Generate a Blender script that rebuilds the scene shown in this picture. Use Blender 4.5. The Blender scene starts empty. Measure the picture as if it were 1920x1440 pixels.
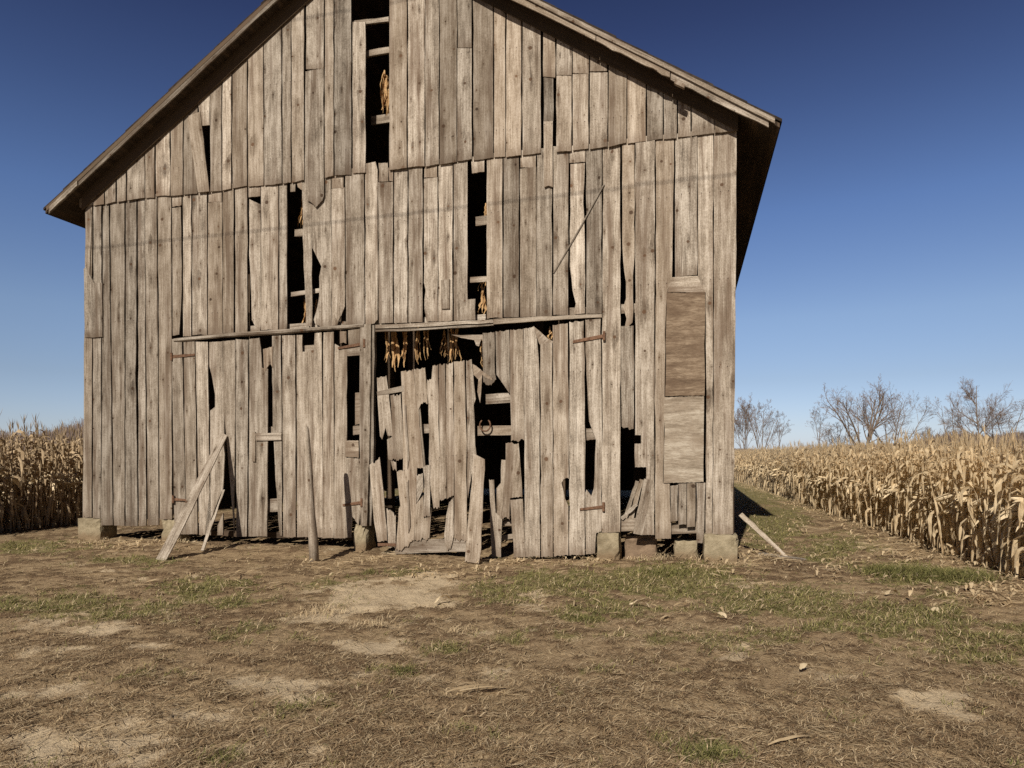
import bpy, math, random
import numpy as np
R = math.radians
rng = random.Random(7)
nr = np.random.default_rng(11)
scene = bpy.context.scene
COL = scene.collection

# ------------------------------------------------------------------ camera, light, sky
FPX, HZ, CAMH = 1283.0, 854.0, 1.6          # focal length and horizon in photo pixels, eye height
cam_d = bpy.data.cameras.new("camera")
cam_d.sensor_width = 36.0
cam_d.lens = FPX / 1920.0 * 36.0
cam_d.shift_y = (HZ - 720.0) / 1920.0
cam_d.clip_start = 0.05
cam_d.clip_end = 3000.0
cam = bpy.data.objects.new("camera", cam_d)
cam.location = (0, 0, CAMH)
cam.rotation_euler = (R(90), 0, 0)
COL.objects.link(cam)
scene.camera = cam

SUN_EL, SUN_AZ = 35.6, 20.5                  # light travels towards +Y turned SUN_AZ to the right
lx = math.sin(R(SUN_AZ)) * math.cos(R(SUN_EL)); ly = math.cos(R(SUN_AZ)) * math.cos(R(SUN_EL)); lz = -math.sin(R(SUN_EL))
sun_d = bpy.data.lights.new("sun", 'SUN')
sun_d.energy = 5.0
sun_d.angle = R(0.5)
sun_d.color = (1.0, 0.90, 0.76)
sun = bpy.data.objects.new("sun", sun_d)
import mathutils
sun.rotation_euler = mathutils.Vector((lx, ly, lz)).to_track_quat('-Z', 'Y').to_euler()
sun.location = (-10, -30, 30)
COL.objects.link(sun)

world = bpy.data.worlds.new("World")
scene.world = world
world.use_nodes = True
wt = world.node_tree
wt.nodes.clear()
sky = wt.nodes.new("ShaderNodeTexSky")
sky.sky_type = 'NISHITA'
sky.sun_disc = False
sky.sun_elevation = R(SUN_EL)
sky.sun_rotation = R(180 + SUN_AZ)
sky.altitude = 300
sky.air_density = 1.0
sky.dust_density = 0.6
sky.ozone_density = 2.5
# deep clear sky: the Nishita colour deepened towards the zenith, paler and bluer at the horizon
tcw = wt.nodes.new("ShaderNodeTexCoord"); spw = wt.nodes.new("ShaderNodeSeparateXYZ"); rpw = wt.nodes.new("ShaderNodeValToRGB"); mxw = wt.nodes.new("ShaderNodeMix")
mxw.data_type = 'RGBA'; mxw.blend_type = 'MULTIPLY'; mxw.inputs[0].default_value = 1.0
STOPS = [(0, (1.36, 1.50, 2.15)), (.04, (1.33, 1.36, 1.75)), (.103, (1.3, 1.25, 1.43)), (.183, (1.42, 1.37, 1.5)), (.315, (1.08, 1.16, 1.48)), (.43, (.74, .77, 1.06)), (.524, (.52, .51, .76)), (.62, (.36, .35, .52)), (.8, (.24, .23, .36))]
els = rpw.color_ramp.elements
while len(els) < len(STOPS): els.new(.5)
for e_, (p_, c_) in zip(els, STOPS): e_.position = p_; e_.color = (*[v / 2.2 for v in c_], 1)
bg = wt.nodes.new("ShaderNodeBackground"); bg.inputs[1].default_value = 0.06 * 2.2
wo = wt.nodes.new("ShaderNodeOutputWorld")
wt.links.new(tcw.outputs['Generated'], spw.inputs[0]); wt.links.new(spw.outputs[2], rpw.inputs[0])
mrw = wt.nodes.new("ShaderNodeMapRange"); mrw.inputs[1].default_value = -.55; mrw.inputs[2].default_value = .05; mrw.inputs[3].default_value = .28; mrw.inputs[4].default_value = 1.0  # unseen sky behind the camera dimmed to deepen the shade
wt.links.new(spw.outputs[1], mrw.inputs[0])
vmw = wt.nodes.new("ShaderNodeVectorMath"); vmw.operation = 'SCALE'
wt.links.new(sky.outputs[0], vmw.inputs[0]); wt.links.new(mrw.outputs[0], vmw.inputs[3])
wt.links.new(vmw.outputs[0], mxw.inputs[6]); wt.links.new(rpw.outputs[0], mxw.inputs[7])
wt.links.new(mxw.outputs[2], bg.inputs[0]); wt.links.new(bg.outputs[0], wo.inputs[0])

scene.view_settings.view_transform = 'Standard'
scene.view_settings.look = 'None'
scene.view_settings.exposure = 0.0
scene.view_settings.gamma = 1.0
scene.cycles.max_bounces = 6
scene.cycles.diffuse_bounces = 3
scene.cycles.use_denoising = False

# ------------------------------------------------------------------ node helper
def new_mat(name):
    m = bpy.data.materials.new(name); m.use_nodes = True
    m.node_tree.nodes.clear()
    return m, NT(m.node_tree)

class NT:
    def __init__(s, t): s.t = t
    def n(s, typ, ins=None, **props):
        nd = s.t.nodes.new(typ)
        for k, v in props.items(): setattr(nd, k, v)
        for k, v in (ins or {}).items(): s.put(nd, k, v)
        return nd
    def put(s, nd, k, v):
        sock = nd.inputs[k]
        if isinstance(v, bpy.types.NodeSocket): s.t.links.new(v, sock)
        else:
            if sock.type == 'RGBA' and len(v) == 3: v = (*v, 1)
            sock.default_value = v
    def math(s, op, a, b=None, c=None, clamp=False):
        d = {0: a}
        if b is not None: d[1] = b
        if c is not None: d[2] = c
        nd = s.n("ShaderNodeMath", d, operation=op, use_clamp=clamp); return nd.outputs[0]
    def vmath(s, op, a, b=None, out=0):
        d = {0: a}
        if b is not None: d[1] = b
        nd = s.n("ShaderNodeVectorMath", d, operation=op); return nd.outputs[out]
    def attr(s, name): return s.n("ShaderNodeAttribute", attribute_name=name)
    def noise(s, vec, scale=1, detail=3, rough=.55, out=0, dist=0):
        nd = s.n("ShaderNodeTexNoise", {'Vector': vec, 'Scale': scale, 'Detail': detail, 'Roughness': rough, 'Distortion': dist}); return nd.outputs[out]
    def mix(s, f, a, b, mode='MIX'):
        nd = s.n("ShaderNodeMix", data_type='RGBA', blend_type=mode)
        for sock, v in ((nd.inputs[0], f), (nd.inputs[6], a), (nd.inputs[7], b)):
            if isinstance(v, bpy.types.NodeSocket): s.t.links.new(v, sock)
            else: sock.default_value = (*v, 1) if (not isinstance(v, (int, float)) and len(v) == 3) else v
        return nd.outputs[2]
    def sstep(s, v, lo, hi, a=0.0, b=1.0):
        nd = s.n("ShaderNodeMapRange", {0: v, 1: lo, 2: hi, 3: a, 4: b}, interpolation_type='SMOOTHSTEP'); return nd.outputs[0]
    def comb(s, x, y, z): return s.n("ShaderNodeCombineXYZ", {0: x, 1: y, 2: z}).outputs[0]
    def bsdf(s, col, rough=.9, spec=.15, bump=None, bstr=.4, bdist=.01, trans=None):
        d = {'Base Color': col, 'Roughness': rough, 'Specular IOR Level': spec}
        b = s.n("ShaderNodeBsdfPrincipled", d)
        if bump is not None:
            bn = s.n("ShaderNodeBump", {'Height': bump, 'Strength': bstr, 'Distance': bdist}); s.t.links.new(bn.outputs[0], b.inputs['Normal'])
        o = s.n("ShaderNodeOutputMaterial")
        if trans:
            tr = s.n("ShaderNodeBsdfTranslucent", {0: trans[0]}); mx = s.n("ShaderNodeMixShader", {0: trans[1], 1: b.outputs[0], 2: tr.outputs[0]})
            s.t.links.new(mx.outputs[0], o.inputs[0])
        else: s.t.links.new(b.outputs[0], o.inputs[0])

def wood_material(name, dark, mid, light, knots=True):
    m, t = new_mat(name)
    g = t.attr("grain"); tone = t.attr("tone").outputs['Fac']
    sp = t.n("ShaderNodeSeparateXYZ", {0: g.outputs['Vector']})
    a, l, sd = sp.outputs[0], sp.outputs[1], sp.outputs[2]
    off = t.math('MULTIPLY', sd, 37.7)
    # knots
    kp = t.comb(t.math('MULTIPLY_ADD', a, 6.0, off), t.math('MULTIPLY_ADD', l, 2.1, off), 0.0)
    vo = t.n("ShaderNodeTexVoronoi", {'Vector': kp, 'Scale': 1.0}, voronoi_dimensions='2D')
    dv = t.vmath('SUBTRACT', kp, vo.outputs['Position'])
    dr = t.vmath('MULTIPLY', dv, (1/6.0, 1/2.1, 0))
    dist = t.vmath('LENGTH', dr, out=1)
    cr = t.n("ShaderNodeSeparateColor", {0: vo.outputs['Color']})
    on = t.sstep(cr.outputs[0], .60, .62)
    dxy = t.n("ShaderNodeSeparateXYZ", {0: dr})
    kr = t.math('MULTIPLY_ADD', t.math('POWER', cr.outputs[1], 2.5), .026, .009)
    rel = t.math('DIVIDE', dist, kr)
    knot = t.math('MULTIPLY', t.sstep(rel, .80, 1.10, 1, 0), on)
    dl = t.vmath('LENGTH', t.vmath('MULTIPLY', dr, (1, .30, 0)), out=1)
    halo = t.math('MULTIPLY', t.sstep(t.math('DIVIDE', dl, kr), .6, 3.0, 1, 0), on)
    push = t.math('MULTIPLY', t.math('MULTIPLY', dxy.outputs[0], halo), 0.75)
    w = t.noise(t.comb(t.math('MULTIPLY_ADD', a, 3.0, off), t.math('MULTIPLY', l, 1.1), sd), 1, 2)
    aw = t.math('ADD', t.math('SUBTRACT', a, push), t.math('MULTIPLY', t.math('SUBTRACT', w, .5), .07))
    fine = t.noise(t.comb(t.math('MULTIPLY_ADD', aw, 150.0, off), t.math('MULTIPLY', l, 2.2), sd), 1, 3, .6)
    med = t.noise(t.comb(t.math('MULTIPLY_ADD', aw, 38.0, off), t.math('MULTIPLY', l, .8), sd), 1, 3, .6)
    big = t.noise(t.comb(t.math('MULTIPLY_ADD', aw, 9.0, off), t.math('MULTIPLY', l, .9), sd), 1, 3, .6)
    blot = t.noise(t.comb(t.math('MULTIPLY_ADD', a, 5.0, off), t.math('MULTIPLY', l, 3.0), sd), 1, 4, .65)
    speck = t.noise(t.comb(t.math('MULTIPLY_ADD', a, 60.0, off), t.math('MULTIPLY', l, 40.0), sd), 1, 2, .6)
    v = t.math('ADD', t.math('MULTIPLY', fine, .30), t.math('MULTIPLY', med, .24))
    v = t.math('ADD', v, t.math('MULTIPLY', big, .30))
    v = t.math('ADD', v, t.math('MULTIPLY', blot, .26))
    v = t.math('ADD', v, t.math('MULTIPLY', speck, .24))            # mean about .67
    v = t.math('ADD', v, t.math('MULTIPLY', halo, -.09))
    r = t.n("ShaderNodeValToRGB", {0: t.sstep(v, .46, .88)})
    e = r.color_ramp.elements
    e[0].position = .0; e[0].color = (*dark, 1); e[1].position = 1; e[1].color = (*light, 1)
    x = e.new(.46); x.color = (*mid, 1)
    wn = t.n("ShaderNodeTexWhiteNoise", {'W': sd}, noise_dimensions='1D')
    wc = t.n("ShaderNodeSeparateColor", {0: wn.outputs['Color']})
    col = t.mix(t.math('MULTIPLY', t.math('POWER', wc.outputs[0], 1.6), .50), r.outputs[0], (.25, .185, .125), 'MIX')
    st = t.noise(t.comb(t.math('MULTIPLY_ADD', a, 7.0, off), t.math('MULTIPLY', l, .45), t.math('ADD', sd, 3.0)), 1, 3, .6)
    col = t.mix(t.sstep(st, .46, .70, 0, .72), col, (.135, .094, .066))
    if knots:
        kcol = t.mix(cr.outputs[2], (.05, .032, .022), (.13, .075, .045))
        col = t.mix(t.math('MULTIPLY', knot, .9), col, kcol)
    # nails in rows where the boards cross the girts, with short rust runs
    lm = t.math('SUBTRACT', t.math('FRACT', t.math('DIVIDE', t.math('ADD', l, .35), 1.31)), .5)
    lm = t.math('MULTIPLY_ADD', lm, 1.31, t.math('MULTIPLY', t.math('SUBTRACT', wc.outputs[1], .5), .05))
    am = t.math('SUBTRACT', t.math('ABSOLUTE', t.math('ADD', a, t.math('MULTIPLY', t.math('SUBTRACT', wc.outputs[2], .5), .02))), .058)
    nd_ = t.vmath('LENGTH', t.comb(am, lm, 0.0), out=1)
    nail = t.sstep(nd_, .006, .011, .85, 0)
    run = t.math('MULTIPLY', t.sstep(t.math('ABSOLUTE', am), .003, .012, 1, 0), t.math('MULTIPLY', t.sstep(lm, -.16, 0, 0, 1), t.math('LESS_THAN', lm, 0.0)))
    col = t.mix(t.math('MULTIPLY', run, .42), col, (.12, .075, .05))
    col = t.mix(nail, col, (.045, .032, .026))
    crack = t.noise(t.comb(t.math('MULTIPLY_ADD', aw, 70.0, off), t.math('MULTIPLY', l, .7), t.math('ADD', sd, 9.0)), 1, 2, .5)
    col = t.mix(t.sstep(crack, .67, .73, 0, .6), col, (.055, .04, .03))
    ez = t.attr("endd").outputs['Fac']
    en = t.noise(t.comb(t.math('MULTIPLY_ADD', a, 26.0, off), t.math('MULTIPLY', l, 3.0), sd), 1, 3, .6)
    endm = t.math('MULTIPLY', t.sstep(t.math('SUBTRACT', ez, t.math('MULTIPLY', en, .34)), -.16, .06, 1, 0), .55)
    col = t.mix(endm, col, (.15, .11, .08))
    tm = t.n("ShaderNodeCombineXYZ", {0: tone, 1: tone, 2: tone}).outputs[0]
    col = t.mix(1.0, col, tm, 'MULTIPLY')
    h = t.math('ADD', t.math('MULTIPLY', fine, .6), t.math('MULTIPLY', med, .8))
    h = t.math('SUBTRACT', h, t.math('MULTIPLY', crack, .5))
    t.bsdf(col, .92, .12, h, .7, .006)
    return m

WOOD = wood_material("weathered_wood", (.082, .066, .053), (.332, .288, .238), (.665, .61, .54))
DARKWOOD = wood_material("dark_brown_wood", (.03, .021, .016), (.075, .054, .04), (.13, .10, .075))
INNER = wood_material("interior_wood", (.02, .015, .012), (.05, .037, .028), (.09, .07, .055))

def simple_mat(name, c1, c2, scale=8, rough=.95, bstr=.3, bdist=.01, attr_tone=True, detail=5, trans=None, c3=None, dirt=False):
    m, t = new_mat(name)
    co = t.n("ShaderNodeTexCoord").outputs['Object']
    nz = t.noise(co, scale, detail, .65)
    col = t.mix(t.sstep(nz, .3, .7), c1, c2)
    if c3 is not None:
        n2 = t.noise(co, scale * .22, 3, .6); col = t.mix(t.sstep(n2, .5, .68), col, c3)
    if attr_tone:
        tone = t.attr("tone").outputs['Fac']
        col = t.mix(1.0, col, t.comb(tone, tone, tone), 'MULTIPLY')
    if dirt:                                  # mud splashed up from the ground
        pz = t.n("ShaderNodeSeparateXYZ", {0: t.n("ShaderNodeNewGeometry").outputs['Position']}).outputs[2]
        dm_ = t.sstep(t.math('SUBTRACT', pz, t.math('MULTIPLY', t.math('SUBTRACT', nz, .2), .30)), -.08, .10, .8, 0)
        col = t.mix(dm_, col, (.20, .14, .085))
    t.bsdf(col, rough, .15, t.noise(co, scale * 5, 4, .7), bstr, bdist, trans=trans and ((*trans[0], 1), trans[1]))
    return m
def ply_material(name, cols, stain):
    m, t = new_mat(name)
    g = t.attr("grain"); sp = t.n("ShaderNodeSeparateXYZ", {0: g.outputs['Vector']}); a, l = sp.outputs[0], sp.outputs[1]
    P = t.comb(t.math('MULTIPLY', a, 1.3), t.math('MULTIPLY', l, .20), sp.outputs[2])
    n1 = t.noise(P, 5, 5, .65, dist=.6); n2 = t.noise(P, 26, 4, .7, dist=.5); n3 = t.noise(P, 90, 3, .7); n4 = t.noise(t.comb(a, t.math('MULTIPLY', l, .8), 4.0), 3.2, 4, .6, dist=.8)
    v = t.math('ADD', t.math('MULTIPLY', n1, .5), t.math('ADD', t.math('MULTIPLY', n2, .35), t.math('MULTIPLY', n3, .22)))
    r = t.n("ShaderNodeValToRGB", {0: t.sstep(v, .36, .72)}); e = r.color_ramp.elements
    e[0].color = (*cols[0], 1); e[1].color = (*cols[2], 1); x = e.new(.5); x.color = (*cols[1], 1)
    col = t.mix(t.sstep(n4, .48, .70, 0, .55), r.outputs[0], stain)
    ck = t.noise(P, 34, 2, .5, dist=1.2); col = t.mix(t.sstep(t.math('ABSOLUTE', t.math('SUBTRACT', ck, .5)), .0, .014, .55, 0), col, (.06, .04, .03))
    t.bsdf(col, .9, .12, v, .5, .008); return m
PLY_A = ply_material("brown_plywood", ((.095, .065, .045), (.20, .148, .104), (.36, .285, .21)), (.13, .088, .06))
PLY_B = ply_material("grey_plywood", ((.17, .135, .10), (.33, .28, .222), (.54, .49, .415)), (.27, .215, .165))
CONCRETE = simple_mat("old_concrete", (.25, .21, .14), (.40, .345, .245), 9, bstr=.8, bdist=.02, c3=(.20, .165, .11), dirt=True)
BROWNSTONE = simple_mat("stained_concrete", (.16, .115, .08), (.27, .20, .14), 9, bstr=.6, bdist=.015)
RUST = simple_mat("rusty_iron", (.10, .055, .035), (.22, .13, .085), 25, .85)
CORN = simple_mat("dry_corn", (.62, .485, .31), (.83, .70, .49), 9, .8, trans=((.85, .70, .46), .48))
CORN_L = simple_mat("brown_shaded_corn", (.38, .285, .18), (.58, .46, .31), 9, .85, trans=((.45, .30, .14), .2))  # browner corn, with the left field's shade also put into the colour
HUSK = simple_mat("corn_husk", (.66, .53, .34), (.80, .68, .49), 12, .8, trans=((.5, .36, .18), .15))
TOBACCO = simple_mat("cured_tobacco", (.46, .27, .12), (.80, .56, .30), 24, .7, trans=((.7, .35, .10), .25))
BARK = simple_mat("tree_bark", (.12, .09, .07), (.24, .19, .15), 2.5, .95)
TWIG = simple_mat("bare_twigs", (.15, .105, .085), (.24, .18, .145), 1.5, .95)
WOODS = simple_mat("far_woods_twigs", (.13, .10, .095), (.21, .165, .145), .3, .95)
ROOFING = simple_mat("roof_shingles", (.03, .023, .019), (.065, .05, .04), 12, .95)
WIREM = simple_mat("cable_black", (.02, .02, .02), (.04, .04, .04), 5, .6)

# ------------------------------------------------------------------ object helpers
class MB:
    """collects faces of ONE mesh object"""
    def __init__(s): s.v, s.f, s.g, s.t, s.e = [], [], [], [], []
    def add(s, verts, faces, grain=None, tone=1.0, endd=None):
        b = len(s.v); s.v += [tuple(p) for p in verts]
        s.f += [tuple(b + i for i in fc) for fc in faces]
        s.g += list(grain) if grain is not None else [(0., 0., 0.)] * len(verts)
        s.e += list(endd) if endd is not None else [1.0] * len(verts)
        s.t += [tone] * len(verts) if isinstance(tone, (int, float)) else list(tone)

ORIG = {}
def link_mesh(name, me, parent=None, origin=None):
    o = bpy.data.objects.new(name, me); COL.objects.link(o)
    if parent is not None:
        o.parent = parent; ORIG[o.name] = ORIG[parent.name]
    else:
        o.location = origin; ORIG[o.name] = origin
    return o

def build(name, mb, mats, parent=None, smooth=False):
    V = np.array(mb.v, float)
    org = ORIG[parent.name] if parent is not None else (float((V[:, 0].min() + V[:, 0].max()) / 2), float((V[:, 1].min() + V[:, 1].max()) / 2), float(V[:, 2].min()))
    me = bpy.data.meshes.new(name)
    me.from_pydata((V - np.array(org)).tolist(), [], mb.f)
    a = me.attributes.new("grain", 'FLOAT_VECTOR', 'POINT'); a.data.foreach_set("vector", np.array(mb.g, np.float32).ravel())
    a = me.attributes.new("tone", 'FLOAT', 'POINT'); a.data.foreach_set("value", np.array(mb.t, np.float32))
    a = me.attributes.new("endd", 'FLOAT', 'POINT'); a.data.foreach_set("value", np.array(mb.e, np.float32))
    for m in (mats if isinstance(mats, (list, tuple)) else [mats]): me.materials.append(m)
    if smooth: me.polygons.foreach_set("use_smooth", [True] * len(me.polygons))
    me.update()
    return link_mesh(name, me, parent, org)

def build_np(name, V, F, mat, tone=None, extra=None, parent=None, smooth=False, origin=None):
    """V (n,3), F (m,k) fast path"""
    me = bpy.data.meshes.new(name)
    org = ORIG[parent.name] if parent is not None else (origin or (0., 0., 0.))
    V = V - np.array(org)
    k = F.shape[1]
    me.vertices.add(len(V)); me.vertices.foreach_set("co", V.astype(np.float32).ravel())
    me.loops.add(F.size); me.loops.foreach_set("vertex_index", F.astype(np.int32).ravel())
    me.polygons.add(len(F)); me.polygons.foreach_set("loop_start", np.arange(0, F.size, k, dtype=np.int32))
    me.update(calc_edges=True); me.validate()
    if tone is not None:
        a = me.attributes.new("tone", 'FLOAT', 'POINT'); a.data.foreach_set("value", tone.astype(np.float32))
    for kname, arr in (extra or {}).items():
        a = me.attributes.new(kname, 'FLOAT', 'POINT'); a.data.foreach_set("value", arr.astype(np.float32))
    me.materials.append(mat)
    if smooth: me.polygons.foreach_set("use_smooth", np.ones(len(me.polygons), bool))
    return link_mesh(name, me, parent, org)

def tag(o, label=None, cat=None, group=None, kind=None):
    if label: o['label'] = label
    if cat: o['category'] = cat
    if group: o['group'] = group
    if kind: o['kind'] = kind
    return o

def empty(name, loc, label, cat, group=None):
    o = bpy.data.objects.new(name, None); COL.objects.link(o)
    o.location = loc; o.empty_display_size = .3; ORIG[o.name] = tuple(float(x) for x in loc)
    return tag(o, label, cat, group)

def tube(mb, pts, radii, sides=6, seed=0., tone=1.0, cap=True):
    pts = [np.array(p, float) for p in pts]
    vs, gs = [], []
    L = 0
    ref = np.array([0.31, 0.17, 0.93])
    for i, p in enumerate(pts):
        d = pts[min(i + 1, len(pts) - 1)] - pts[max(i - 1, 0)]
        d = d / (np.linalg.norm(d) + 1e-9)
        if abs(d @ ref) > .95: ref = np.array([1., 0, 0])
        x = np.cross(d, ref); x /= np.linalg.norm(x); y = np.cross(d, x)
        if i: L += np.linalg.norm(p - pts[i - 1])
        for k in range(sides):
            an = 2 * math.pi * k / sides
            vs.append(p + radii[i] * (math.cos(an) * x + math.sin(an) * y))
            gs.append((an * radii[0] + seed, L, seed))
    fs = []
    for i in range(len(pts) - 1):
        for k in range(sides):
            a, b = i * sides + k, i * sides + (k + 1) % sides
            fs.append((a, b, b + sides, a + sides))
    if cap:
        fs.append(tuple(range(sides))[::-1]); fs.append(tuple((len(pts) - 1) * sides + k for k in range(sides)))
    mb.add(vs, fs, gs, tone)

# ------------------------------------------------------------------ the barn's frame of reference
TH = R(14.6); CT, ST = math.cos(TH), math.sin(TH)
CX, CY, WID, LEN = 3.34, 10.2, 11.93, 17.0
def wall_uz(px, py, n=0.):
    """a photo pixel on the front plane (offset n outwards): s from right corner (negative to the left), z"""
    a = (px - 960.) / FPX
    cx, cy = CX - n * ST, CY - n * CT
    t = (cx - a * cy) / (CT + a * ST)
    return -t, CAMH + (HZ - py) / FPX * (cy + t * ST)
def W3(s, z, n=0.):
    return (CX + s * CT - n * ST, CY - s * ST - n * CT, z)
def G(px, py):
    d = FPX * CAMH / (py - HZ); return ((px - 960.) / FPX * d, d, 0.)
def wall_px(px, py, n=0.): return W3(*wall_uz(px, py, n), n)

RS, RPK = .655, (-5.95, 10.66)              # roof slope, ridge (s, z)
def roof_top(s): return RPK[1] - RS * abs(s - RPK[0])

def plank(mb, uz, n=0., th=.024, tone=None, wob=.004, ang=None, tilt=.02, rag=.004):
    """one board, outline uz in (s,z), standing n in front of the wall plane"""
    pts = [np.array(p, float) for p in uz]
    area = sum(pts[i][0] * pts[(i + 1) % len(pts)][1] - pts[(i + 1) % len(pts)][0] * pts[i][1] for i in range(len(pts)))
    if area < 0: pts = pts[::-1]
    out = []
    for i, p in enumerate(pts):
        q = pts[(i + 1) % len(pts)]; L = np.linalg.norm(q - p)
        out.append(p)
        k = int(L / .28)
        if k > 0 and wob > 0:
            nn = np.array([q[1] - p[1], p[0] - q[0]]) / L
            for j in range(1, k + 1):
                f = j / (k + 1.) + rng.uniform(-.1, .1) / (k + 1)
                out.append(p + (q - p) * f + nn * rng.gauss(0, wob))
    A = np.array(out); c = A.mean(0)
    if rag > 0:
        B = A - c; ev, vec = np.linalg.eigh(B.T @ B); ax = vec[:, 1] if ev[1] > 1.6 * ev[0] else np.array([0, 1.])
        o2 = []
        for i, p in enumerate(out):
            q = out[(i + 1) % len(out)]; d = q - p; L = np.linalg.norm(d); o2.append(p)
            if .03 < L < .40 and abs(d @ ax) < .80 * L:
                k = max(1, int(L / .022)); end = 1 if (p - c) @ ax > 0 else -1
                for j in range(1, k + 1):
                    f = (j + rng.uniform(-.3, .3)) / (k + 1)
                    o2.append(p + d * f + ax * end * rng.choice((rng.uniform(-rag, rag * .5), rng.uniform(-rag * .4, rag * .4), -rag * rng.uniform(.2, 1.6))))
        out = o2; A = np.array(out)
    if ang is None:
        B = A - c; ev, vec = np.linalg.eigh(B.T @ B)
        ax = vec[:, 1] if ev[1] > 2.2 * ev[0] else np.array([0, 1.])
        if ax[1] < 0: ax = -ax
    else: ax = np.array([math.sin(ang), math.cos(ang)])
    ac = np.array([ax[1], -ax[0]])
    seed = rng.random() * 10
    if tone is None: tone = min(1.30, max(.64, rng.gauss(.97, .17)))
    n0 = n + rng.uniform(0, .006); ta, tb = rng.gauss(0, tilt), rng.gauss(0, tilt * .15)
    fr, bk, gr, ee = [], [], [], []
    ymin = min((p - c) @ ax for p in A)
    for p in A:
        x, y = (p - c) @ ac, (p - c) @ ax
        nn = n0 + ta * x + tb * y
        fr.append(W3(p[0], p[1], nn + th)); bk.append(W3(p[0], p[1], nn)); gr.append((x, p @ ax, seed)); ee.append(y - ymin)
    N = len(A)
    fs = [tuple(range(N)), tuple(range(2 * N - 1, N - 1, -1))] + [(N + i, N + (i + 1) % N, (i + 1) % N, i) for i in range(N)]
    mb.add(fr + bk, fs, gr + gr, tone, ee + ee)

def bpx(mb, px, n=0., gap=0., **k):
    """board from an outline in photo pixels"""
    plank(mb, [wall_uz(x, y, n) for x, y in px], n, **k)

def vb(mb, xl, xr, yt, yb, xlb=None, xrb=None, n=0., rag=3., **k):
    """upright board: left/right edge at top, at bottom; ends slightly uneven"""
    xlb = xl if xlb is None else xlb; xrb = xr if xrb is None else xrb
    g1, g2 = rng.uniform(.7, 1.8), rng.uniform(.7, 1.8)
    j = lambda: rng.uniform(-rag, rag) * .4
    m = [(xl + g1, yt + j())]
    m += [(xr - g2, yt + j()), (xrb - g2, yb + j())]
    if rag > 2 and rng.random() < .5: m.append(((xlb * .45 + xrb * .55), yb + rng.uniform(-rag, rag)))
    m.append((xlb + g1, yb + j()))
    bpx(mb, m, n, **k)

def interp(tab, x):
    xs, ys = zip(*tab); return float(np.interp(x, xs, ys))
LAP = [(150, 389), (188, 384), (296, 370), (393, 361), (465, 351), (560, 342), (611, 333), (685, 325), (729, 319), (824, 310), (886, 301), (980, 292), (1044, 286), (1140, 277), (1174, 269), (1270, 260), (1363, 249), (1390, 245)]
MIDB = [(324, 633), (344, 631), (470, 623), (541, 619), (685, 610), (740, 606), (879, 601), (944, 597), (1067, 591), (1130, 588)]

base = W3(-WID / 2, 0, -LEN / 2)
barn = empty("tobacco_barn", base, "weathered grey wooden tobacco barn with missing boards and sagging broken doors", "barn")
def part(name, mb, mat, parent=barn, label=None, smooth=False):
    o = build(name, mb, mat, parent, smooth)
    if label: o['label'] = label
    return o

# ---- gable siding: upright boards cut along the roof line
gable = MB()
GN = .034
def gb(xl, xr, ytop=None, xlb=None, xrb=None, yb=None, **k):
    xlb = xl if xlb is None else xlb; xrb = xr if xrb is None else xrb
    g1, g2 = rng.uniform(.6, 1.7), rng.uniform(.6, 1.7)
    bl = wall_uz(xlb + g1, (interp(LAP, xlb) if yb is None else yb) + rng.uniform(-1.5, 1.5), GN)
    br = wall_uz(xrb - g2, (interp(LAP, xrb) if yb is None else yb) + rng.uniform(-1.5, 1.5), GN)
    if ytop is None:
        sl, sr = wall_uz(xl + g1, 200, GN)[0], wall_uz(xr - g2, 200, GN)[0]
        o = [(sl, roof_top(sl) - .135)]
        if sl < RPK[0] < sr: o.append((RPK[0], RPK[1] - .135))
        o.append((sr, roof_top(sr) - .135))
    else: o = [wall_uz(xl + g1, ytop, GN), wall_uz(xr - g2, ytop, GN)]
    if o[0][1] <= bl[1] + .02: o[0] = (o[0][0], bl[1] + .03)
    if o[-1][1] <= br[1] + .02: o[-1] = (o[-1][0], br[1] + .03)
    plank(gable, o + [br, bl], GN, **k)
XS = [150, 176, 198, 220, 239, 274, 293, 321, 345]
for a, b in zip(XS[:-1], XS[1:]): gb(a, b)
bpx(gable, [(346, 190), (372, 190), (372, 364), (346, 366)], GN - .006)
bpx(gable, [(353, 228), (356, 218), (377, 210), (394, 360), (373, 362)], GN + .020, tone=.95)                       # slipped board
bpx(gable, [(373, 185), (395, 165), (395, 236), (379, 237)], GN)
XS = [395, 418, 436, 466, 496, 531, 548, 573]
for a, b in zip(XS[:-1], XS[1:]): gb(a, b)
gb(574, 609, yb=131)
XS = [609, 628, 661]
for a, b in zip(XS[:-1], XS[1:]): gb(a, b)
gb(662, 688, ytop=43)
XS = [730, 765, 798, 825, 858, 887, 926, 949, 979, 1016]
for i, (a, b) in enumerate(zip(XS[:-1], XS[1:])):
    if a == 858 - 33 + 33:                                                             # a board in two lengths
        gb(a, b, yb=91); gb(a, b, ytop=92)
    else: gb(a, b)
gb(1018, 1043, yb=146)
bpx(gable, [(1020, 142), (1038, 142), (1038, 228), (1020, 229)], GN - .012, tone=.62)
bpx(gable, [(1020, 229), (1037, 228), (1037, 352), (1029, 349), (1021, 352)], GN + .004, tone=1.15)
for a, b in ((1043, 1073), (1073, 1105), (1105, 1140)):
    gb(a, b, yb=142 - (a - 1043) * .1); gb(a, b, ytop=143.5 - (a - 1043) * .1, tone=rng.uniform(.98, 1.15))
XS = [1140, 1176, 1212, 1244, 1270, 1296, 1340, 1381]
for a, b in zip(XS[:-1], XS[1:]): gb(a, b)
part("gable_siding", gable, WOOD)
mb = MB()
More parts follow.
